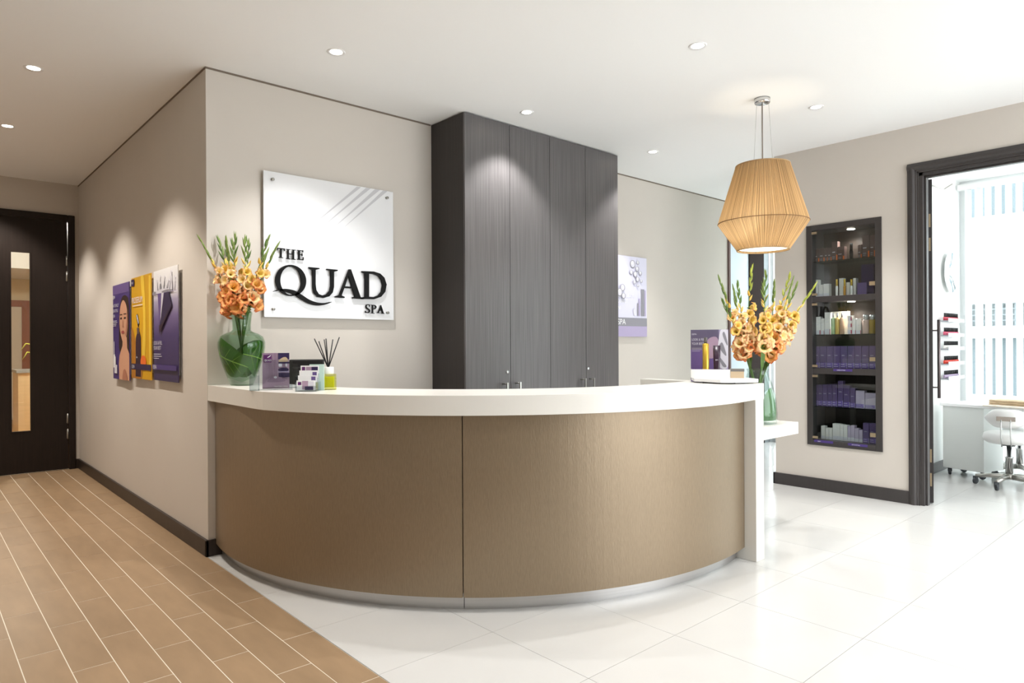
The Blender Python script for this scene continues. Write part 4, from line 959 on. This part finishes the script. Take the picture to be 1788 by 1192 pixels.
def sbottle(label, px, shelf, ytop, r, mats, group, dep=0.07, capw=0.6, fill=0.7):
    yc = CP(px, 600, dep)[0]; zt_ = CP(px, ytop, dep)[1]; h = zt_ - zs[shelf]
    t = thing('bottle', label, 'bottle', (RX+dep, yc, zs[shelf]), 0, group)
    MB().lathe([(r*0.96, 0), (r, 0.004), (r, h*fill), (r*capw, h*(fill+0.04))], 18).build('body', mats[0], t)
    MB().lathe([(r*capw, h*(fill+0.035)), (r*capw, h)], 16).build('cap', mats[1], t)
sbottle('slim black bottle standing alone on the top shelf of the display cabinet', sx(800), 0, 370+500*0.10907, 0.016, (BLACK, BLACK), 'bottles in the display cabinet', fill=0.5, capw=0.8)
s2 = 'second shelf'
y4 = lambda c: 490 + c*0.10907
for i, (a, b, y, m_, dc) in enumerate([(190,272,370+1085*0.10907,CARTW,'band'),(276,345,y4(62),CARTW,'band'),(348,440,y4(48),CARTW,'band')]): carton('white', s2, i, sx(a), sx(b), y, 1, m_, dc)
for i, (a, b, y) in enumerate([(600,672,370+1060*0.10907),(715,770,y4(25)),(825,872,370+1058*0.10907)]): carton('tall white', s2, i, sx(a), sx(b), y, 1, CARTW, None, dep=0.075)
for i, x in enumerate((565, 690, 800)): sbottle('%s gold-topped bottle%s on the second shelf of the display cabinet' % (nth(i), '' if i == 0 else ' from the left'), sx(x), 1, 370+1075*0.10907, 0.0105, (CARTW if i != 1 else GOLDB, GOLD), 'gold bottles on the second shelf', dep=0.05, capw=0.85, fill=0.55)
carton('small purple', s2, 0, sx(890), sx(1045), y4(30), 1, CARTV, None, dep=0.04, dx=0.01, word='card')
carton('tall deep purple', s2, 0, sx(955), sx(1160), 370+835*0.10907, 1, PURP_D, None, dep=0.12, dx=0.08, word='gift bag')
s3 = 'third shelf'
for i, (a, b, y, dc) in enumerate([(195,303,578,'pink'),(307,363,602,'pink'),(367,462,505,'pink'),(735,806,556,'pinks'),(809,866,605,'pink'),(869,950,604,'pink')]): carton('white', s3, i, sx(a), sx(b), y4(y), 2, CARTW, dc)
carton('wide white', s3, 0, sx(470), sx(740), y4(492), 2, CARTW, None, dep=0.13)
for i, (x, m_) in enumerate(((505, M('pale_green_liquid', (150, 172, 130), 0.25)), (572, M('pale_amber_liquid', (190, 160, 84), 0.25)), (645, M('pale_brown_liquid', (176, 142, 116), 0.25)))): sbottle('%s liquid bottle before the wide white carton on the third shelf' % ('green', 'amber', 'brown')[i], sx(x), 2, y4(515), 0.020, (m_, GPRINT), 'liquid bottles on the third shelf', dep=0.06, capw=0.35, fill=0.74)
for i, (x, m_) in enumerate(((1030, M('rose_liquid', (186, 160, 150), 0.2)), (1138, M('olive_liquid', (140, 116, 40), 0.2)))): sbottle('%s square-shouldered bottle at the right end of the third shelf' % ('rose', 'olive')[i], sx(x), 2, y4(545), 0.029, (m_, M('silver_cap', (190, 190, 190), 0.3, metal=0.6)), 'bath oil bottles on the third shelf', dep=0.06, capw=0.8, fill=0.7)
c = thing('black_loop', 'black looped handle of a bag behind the white cartons', 'bag', (RX+0.15, CP(sx(288), 600, .15)[0], zs[2]))
B((-0.005, -0.03, 0), (0.03, 0.03, 0.10)).build('body', BLACK, c)
MB().tube([(0.01, 0.026*math.cos(a), 0.095 + 0.09*math.sin(a)) for a in [PI*k/12 for k in range(13)]], 0.004, 6).build('handle', BLACK, c)
y5 = lambda c: 590 + c*0.10907
for i, (a, b) in enumerate([(195,284),(288,394),(397,502),(505,614),(617,726),(730,841),(844,955),(958,1072),(1078,1184)]): carton('violet', 'fourth shelf', i, sx(a), sx(b), y5(132 - i*0.8), 3, CARTV, 'violet')
for i, (a, b, y) in enumerate([(195,252,748),(255,328,746),(331,406,742),(409,481,738),(484,564,736),(572,656,686),(660,766,760),(770,852,800),(858,1002,840),(1008,1184,880)]): carton('violet', 'fifth shelf', i, sx(a), sx(b), y5(y), 4, CARTV if i < 8 else LILACC, 'violet')
s6x = lambda c: 1400 + c*0.1007
y6 = lambda c: 680 + c*0.1007
for i, (a, b, y) in enumerate([(325,394,628),(404,460,665),(462,521,668),(525,655,590),(657,714,604),(716,782,615)]): carton('white', 'bottom shelf', i, s6x(a), s6x(b), y6(y), 5, CARTW, 'band')
for i, (a, b, y) in enumerate([(785,840,628),(842,907,620),(909,980,672),(982,1046,700)]): carton('lilac', 'bottom shelf', i, s6x(a), s6x(b), y6(y), 5, LILACC, 'band')
for i, (a, b, y) in enumerate([(1052,1160,580),(1166,1283,586)]): carton('violet', 'bottom shelf', i, s6x(a), s6x(b), y6(y), 5, CARTV, 'violet')
for lab, x0, x1, z, tx in (('SUPER ACTIVES', 1455, 1488, zd2t-0.012, 'middle divider'), ('BODY', 1421, 1454, NZ0+FW-0.012, 'bottom rail, left'), ('DETOXIFYING', 1480, 1514, NZ0+FW-0.012, 'bottom rail, right')):
    ya, yb = PX(x0, 600, X=f0).y, PX(x1, 600, X=f0).y
    c = thing('shelf_label', 'purple shelf label strip on the cabinet %s' % tx, 'label', (f0-0.001, (ya+yb)/2, z-0.012), 0, 'cabinet shelf labels'); h = abs(ya-yb)/2
    B((-0.003, -h, 0), (0, h, 0.022)).build('strip', PURPLE, c)
    prints('print', c, (-0.003, h, 0), (0, -2*h, 0), (0, 0, 0.022), [(WPRINT, lab, 0.2, 0.3, 0.35, 0.6)])

# ------------------------------------------------------------------ double-door frame, right
d = bpy.data.objects.new('door_3', None); COL.objects.link(d); struct(d, 'tall charcoal door frame into the bright nail room'); d.location = (RX, 1.0, 0)
def archi(mb, y0, y1):      # stepped and rounded casing on one side (y0 outer, y1 inner)
    s = 1 if y1 < y0 else -1
    mb.tube([(RX-0.012, y0-s*0.030, 0.0), (RX-0.012, y0-s*0.030, 2.80)], 0.026, 12)
prof_c = [(0.0, 0.0), (-0.016, 0.0), (-0.020, 0.006), (-0.022, 0.012), (-0.030, 0.022), (-0.033, 0.032), (-0.031, 0.044), (-0.024, 0.054), (-0.020, 0.058), (-0.020, 0.068), (-0.012, 0.072), (-0.012, 0.083), (0.0, 0.083)]   # (proud of wall, inwards)
mb = MB()
mb.prism([[(RX+a, 1.998-b, 0.0) for a, b in prof_c]], (0, 0, 2.834-0.03)); mb.prism([[(RX+a, 0.017+b, 0.0) for a, b in prof_c]], (0, 0, 2.834-0.03))
mb.prism([[(RX+a, 0.017, 2.834-b) for a, b in prof_c]], (0, 1.981, 0))
W(mb, 'casing', FRAMEWOOD, d)
mb = MB(); mb.box((RX, DO1-0.03, 0), (RX+0.14, DO1, DOZ)); mb.box((RX, DO0, 0), (RX+0.14, DO0+0.03, DOZ)); mb.box((RX, DO0, DOZ-0.03), (RX+0.14, DO1, DOZ))
mb.box((RX+0.03, DO1-0.045, 0), (RX+0.08, DO1-0.03, DOZ-0.03)); mb.box((RX+0.03, DO0+0.03, DOZ-0.045), (RX+0.08, DO1-0.03, DOZ-0.03))
W(mb, 'jamb', FRAMEWOOD, d, 0.002)
# open leaf
LFA = math.radians(17.5)
lf = bpy.data.objects.new('leaf', None); COL.objects.link(lf); lf.parent = d; lf.location = (0.148, 1.862-1.0, 0); lf.rotation_euler = (0, 0, LFA)
B((0, 0, 0.008), (0.88, 0.05, 2.715)).build('leaf_panel', M('dark_leaf_wood', (50, 46, 46), 0.45, noise=0.15, nscale=(90, 90, 4)), lf)
for z in (2.37, 2.17, 0.40, 0.20):
    mb = MB(); mb.box((-0.004, 0.012, z-0.055), (0.0, 0.046, z+0.055)); mb.tube([(-0.006, 0.05, z-0.055), (-0.006, 0.05, z+0.055)], 0.007, 8)
    mb.build('hinge', BRASS, lf)
mb = MB(); mb.tube([(0.78, -0.065, 0.83), (0.78, -0.065, 1.56)], 0.014, 12)
for z in (0.93, 1.46): mb.tube([(0.78, 0.0, z), (0.78, -0.065, z)], 0.008, 8)
mb.build('pull_handle', M('dark_steel_handle', (110, 100, 100), 0.3, metal=0.7), lf)
mb = MB(); mb.box((0.05, -0.002, 2.66), (0.30, 0.0, 2.70)); mb.tube([(0.16, -0.01, 2.69), (0.42, -0.10, 2.70), (0.38, -0.16, 2.73)], 0.006, 6)
mb.build('closer_arm', SATIN, lf)

# ------------------------------------------------------------------ passage door and windows
d = bpy.data.objects.new('door_4', None); COL.objects.link(d); struct(d, 'frosted glass door at the far end of the back wall'); d.location = (8.3, SY, 0)
W(B((7.76, SY-0.02, 0), (7.80, SY+0.12, ZC)), 'frame', M('red_brown_edge', (96, 66, 60), 0.5), d)
W(B((7.80, SY+0.01, 0.0), (8.30, SY+0.03, ZC)), 'pane', FROST, d)
W(B((8.30, SY-0.005, 0.0), (8.68, SY+0.05, ZC)), 'stile', M('matte_dark_stile', (52, 44, 42), 0.9, spec=0.1), d)
W(B((8.68, SY-0.006, 0.0), (8.82, SY+0.05, ZC)), 'jamb', M('grey_aluminium', (150, 156, 160), 0.4, metal=0.4), d)
ALU = M('white_window_frame', (232, 234, 234), 0.4)
def window(n, y0, y1, mull, label):
    o = bpy.data.objects.new('window_%d' % n, None); COL.objects.link(o); struct(o, label); o.location = (EX, (y0+y1)/2, 0)
    mb = MB(); mb.box((EX, y0, 0.0), (EX+0.08, y1, 0.06)); mb.box((EX, y0, ZC-0.06), (EX+0.08, y1, ZC))
    for y in [y0] + mull + [y1-0.05]: mb.box((EX, y, 0.06), (EX+0.08, y+0.05, ZC-0.06))
    W(mb, 'frame', ALU, o)
    ys = [y0+0.05] + [m for m in mull] + [y1-0.05]
    st = y0+0.05
    for m in mull + [y1-0.05]:
        W(B((EX+0.035, st, 0.06), (EX+0.043, m, ZC-0.06)), 'pane', GLASS, o); st = m+0.05
    return o
window(1, YF, PYW, [-1.0, 0.6, 2.10], 'floor-to-ceiling nail room window')
w2 = window(2, RE, SY, [], 'bright full-height window at the end of the passage')
W(B((EX-0.02, RE, 0.0), (EX, SY, 0.07)), 'sill_rail', M('grey_rail', (190, 194, 196), 0.4), w2)
# vertical blind
vb = thing('vertical_blind', 'white vertical blind with turned slats across the nail room window', 'blind', (8.72, 1.0, 0))
W(B((8.69, -0.75, 3.03), (8.75, PYW-0.02, 3.09)), 'headrail', WHITE, vb)
sl = MB().box((-0.0445, -0.0006, 0.06), (0.0445, 0.0006, 3.03)).mesh('slat', BLIND)
y = 2.002 + 0.0915*2
while y > -0.7:
    inst('slat', sl, vb, (0, y-1.0, 0), (0, 0, PI/2 + math.radians(60)))
    y -= 0.0915
# ------------------------------------------------------------------ nail room furniture
t = thing('wall_mirror', 'round frameless mirror on the white nail room wall', 'mirror', (8.38, PYW, 2.10))
mb = MB(); mb.lathe([(0.0, 0.0), (0.215, 0.0), (0.22, 0.004), (0.215, 0.012), (0.0, 0.012)], 40); mb.v = [Vector((q.x, -0.035-q.z, q.y)) for q in mb.v]; mb.build('mirror_glass', M('mirror_silver', (235, 240, 240), 0.05, metal=1.0), t)
mb = MB(); mb.box((-0.10, -0.035, -0.10), (0.10, 0.0, 0.10)); mb.build('mount', WHITE, t)
shz = [1.578, 1.424, 1.281, 1.125, 0.972]; nmz = ['top', 'second', 'middle', 'fourth', 'bottom']
capm = BLACK
vcols = [(200, 60, 80), (220, 90, 120), (240, 236, 232), (226, 60, 40), (190, 170, 200)]
for k, z in enumerate(shz):
    t = thing('polish_shelf', '%s of the five nail polish shelves on the white wall' % nmz[k], 'shelf', (8.50, PYW, z), 0, 'nail polish shelves')
    mb = MB(); mb.box((-0.45, -0.10, -0.012), (0.10, 0.0, 0.0)); mb.build('ledge', M('grey_metal_shelf', (150, 154, 160), 0.4, metal=0.3), t)
    B((-0.45, -0.104, -0.016), (0.10, -0.10, 0.022)).build('lip', M('pale_grey_lip', (206, 210, 214), 0.3), t)
    bm_ = MB().lathe([(0.011, 0), (0.012, 0.003), (0.012, 0.032), (0.006, 0.038)], 10).mesh('polish', M('polish_colour_%d' % k, vcols[k], 0.2))
    cm_ = MB().lathe([(0.0065, 0.037), (0.0060, 0.08), (0.0, 0.08)], 8).mesh('cap', BLACK)
    for i in range(11):
        b = thing('polish_bottle', '%s black-capped nail polish bottle%s on the %s wall shelf' % (nth(i), '' if i == 0 else ' from the left', nmz[k]), 'bottle', (8.09 + 0.044*i, PYW-0.055, z), 0, 'polish bottles on the %s wall shelf' % nmz[k])
        inst('polish', bm_, b); inst('cap', cm_, b)
# manicure table
P1 = Vector((7.91, 2.215, 0)); az = math.atan2(-0.377, -0.10)
t = thing('manicure_table', 'white manicure table on castors in the nail room', 'table', P1, az)
B((0.0, 0.0, 0.075), (0.39, 0.34, 0.705)).build('pedestal', DESKGREY, t, bevel=0.003)
mb = MB(); mb.prism([[(-0.015, -0.03, 0.705), (0.75, -0.03, 0.705), (0.95, 0.0, 0.705), (1.15, -0.02, 0.705), (1.2, 0.05, 0.705), (1.2, 0.42, 0.705), (-0.015, 0.42, 0.705)]], (0, 0, 0.028)); mb.build('table_top', WHITE, t, bevel=0.004)
B((0.80, 0.02, 0.075), (1.15, 0.36, 0.705)).build('pedestal', DESKGREY, t, bevel=0.003)
cast = MB(); cast.lathe([(0.0, -0.012), (0.026, -0.012), (0.030, -0.008), (0.030, 0.008), (0.026, 0.012), (0.0, 0.012)], 16)
cast.v = [Vector((q.x, q.z, q.y+0.030)) for q in cast.v]; cast.box((-0.012, -0.018, 0.035), (0.012, 0.018, 0.074))
cast_me = cast.mesh('castor', M('dark_castor', (60, 64, 68), 0.45))
for x, y in ((0.04, 0.05), (0.35, 0.05), (0.04, 0.29), (0.35, 0.29), (0.84, 0.06), (1.1, 0.06), (1.1, 0.3), (0.84, 0.3)): inst('castor', cast_me, t, (x, y, 0), (0, 0, random.uniform(0, 6)))
tw = thing('folded_towel', 'thick beige folded towel on the manicure table', 'towel', P1 + Matrix.Rotation(az, 3, 'Z') @ Vector((0.62, 0.16, 0.733)), az)
for i in range(3): B((-0.22, -0.10+0.004*i, 0.019*i), (0.24, 0.12, 0.019*i+0.018)).build('fold', TOWEL, tw, bevel=0.007)
tw = thing('thin_towel', 'thin cream towel hanging at the edge of the manicure table', 'towel', P1 + Matrix.Rotation(az, 3, 'Z') @ Vector((0.66, -0.012, 0.733)), az)
B((-0.25, -0.05, 0.0), (0.24, 0.07, 0.009)).build('cloth', M('cream_towel', (236, 226, 210), 0.95), tw, bevel=0.004)
def stool(label, loc, rz, back=True):
    t = thing('salon_stool', label, 'stool', loc, rz, 'white nail room stools')
    MB().lathe([(0.0, 0.405), (0.165, 0.41), (0.195, 0.43), (0.205, 0.46), (0.195, 0.495), (0.165, 0.512), (0.0, 0.516)], 36).build('seat', LEATHER, t)
    MB().lathe([(0.030, 0.09), (0.030, 0.27), (0.036, 0.272), (0.036, 0.282), (0.020, 0.284), (0.020, 0.405)], 20).build('gas_column', CHROME, t)
    mb = MB(); mb.box((-0.05, -0.05, 0.385), (0.05, 0.05, 0.408)); mb.tube([(0, -0.05, 0.395), (0.02, -0.12, 0.40), (0.02, -0.15, 0.378), (0.02, -0.24, 0.38)], [0.005, 0.005, 0.006, 0.008], 6); mb.build('lever', M('dark_steel_lever', (80, 84, 86), 0.35, metal=0.6), t)
    hub = MB().lathe([(0.0, 0.075), (0.05, 0.078), (0.045, 0.115), (0.032, 0.125)], 20).build('hub', SATIN, t)
    for k in range(5):
        a = 2*PI*k/5 + 0.35; dx, dy = math.cos(a), math.sin(a)
        mb = MB(); mb.tube([(0.03*dx, 0.03*dy, 0.098), (0.14*dx, 0.14*dy, 0.095), (0.26*dx, 0.26*dy, 0.078)], [0.026, 0.022, 0.016], 8); mb.build('leg', SATIN, t)
        inst('castor', cast_me, t, (0.26*dx, 0.26*dy, 0), (0, 0, random.uniform(0, 6)))
    if back:
        mb = MB(); n, m_ = 14, 8; vs = []
        for i in range(n+1):
            a = -0.75 + 1.5*i/n
            for k in range(m_):
                b = 2*PI*k/m_; rr = 0.23 + 0.028*math.cos(b); hz = 0.085*(1-abs(2*i/n-1)**4*0.75)
                vs.append((-rr*math.cos(a)*1.0 + 0.0, rr*math.sin(a)*0.95, 0.655 + hz*math.sin(b)))
        fs = [(i*m_+k, (i+1)*m_+k, (i+1)*m_+(k+1) % m_, i*m_+(k+1) % m_) for i in range(n) for k in range(m_)] + [tuple(range(m_)), tuple(n*m_+k for k in range(m_))]
        mb.add(vs, fs, 0, True).build('backrest', LEATHER, t)
        mb = MB()
        for s in (-0.035, 0.035): mb.tube([(-0.262, s, 0.655), (-0.275, s, 0.60), (-0.27, s, 0.50), (-0.22, s, 0.40), (-0.03, s, 0.395)], 0.005, 6)
        mb.box((-0.268, -0.07, 0.635), (-0.258, 0.07, 0.675)); mb.build('back_bracket', CHROME, t)
    return t
stool('white stool with curved backrest nearest the nail room doorway', (7.64, 1.60, 0), 0.12)
stool('white stool half hidden behind the manicure table', (8.34, 1.66, 0), PI+0.2)

# ------------------------------------------------------------------ outside
FXx = 18.0
struct(B((EX+0.1, -30, -1.3), (60, 40, -0.9)).build('ground', M('pale_paving', (214, 214, 211), 0.9)))
fb = thing('opposite_building', 'white rendered building with grey windows seen through the blind', 'building', (FXx, 4.0, -0.9))
for z0, z1 in ((-0.9, -0.55), (-0.1, 0.157), (1.44, 1.70), (2.21, 4.16), (5.4, 6.6)):
    W(B((FXx, -8, z0), (FXx+0.5, 6.4, z1)), 'wall_band', FACADE, fb)
W(B((FXx+0.5, -8, -0.9), (FXx+4, 6.4, 6.6)), 'core', M('grey_core', (150, 158, 162), 0.8), fb)
for z0, z1 in ((0.157, 1.44), (4.16, 5.4)):
    y = -8.0
    while y < 4.9:
        W(B((FXx+0.25, y+0.02, z0), (FXx+0.3, y+1.48, z1)), 'window_pane', FACGLASS, fb); W(B((FXx+0.15, y-0.04, z0), (FXx+0.35, y+0.02, z1)), 'mullion', FACADE, fb); y += 1.5
for z0, z1 in ((1.70, 2.21), (-0.55, -0.1)):
    mb = MB(); n = int(14.4/0.12)
    for i in range(n): mb.box((FXx+0.05, -8+0.12*i, z0), (FXx+0.07, -8+0.12*i+0.03, z1))
    for i in range(5): z = z0 + (z1-z0)*i/4; mb.box((FXx+0.04, -8, z-0.012), (FXx+0.08, 6.4, z+0.012))
    o = W(mb, 'railing', RAIL, fb)
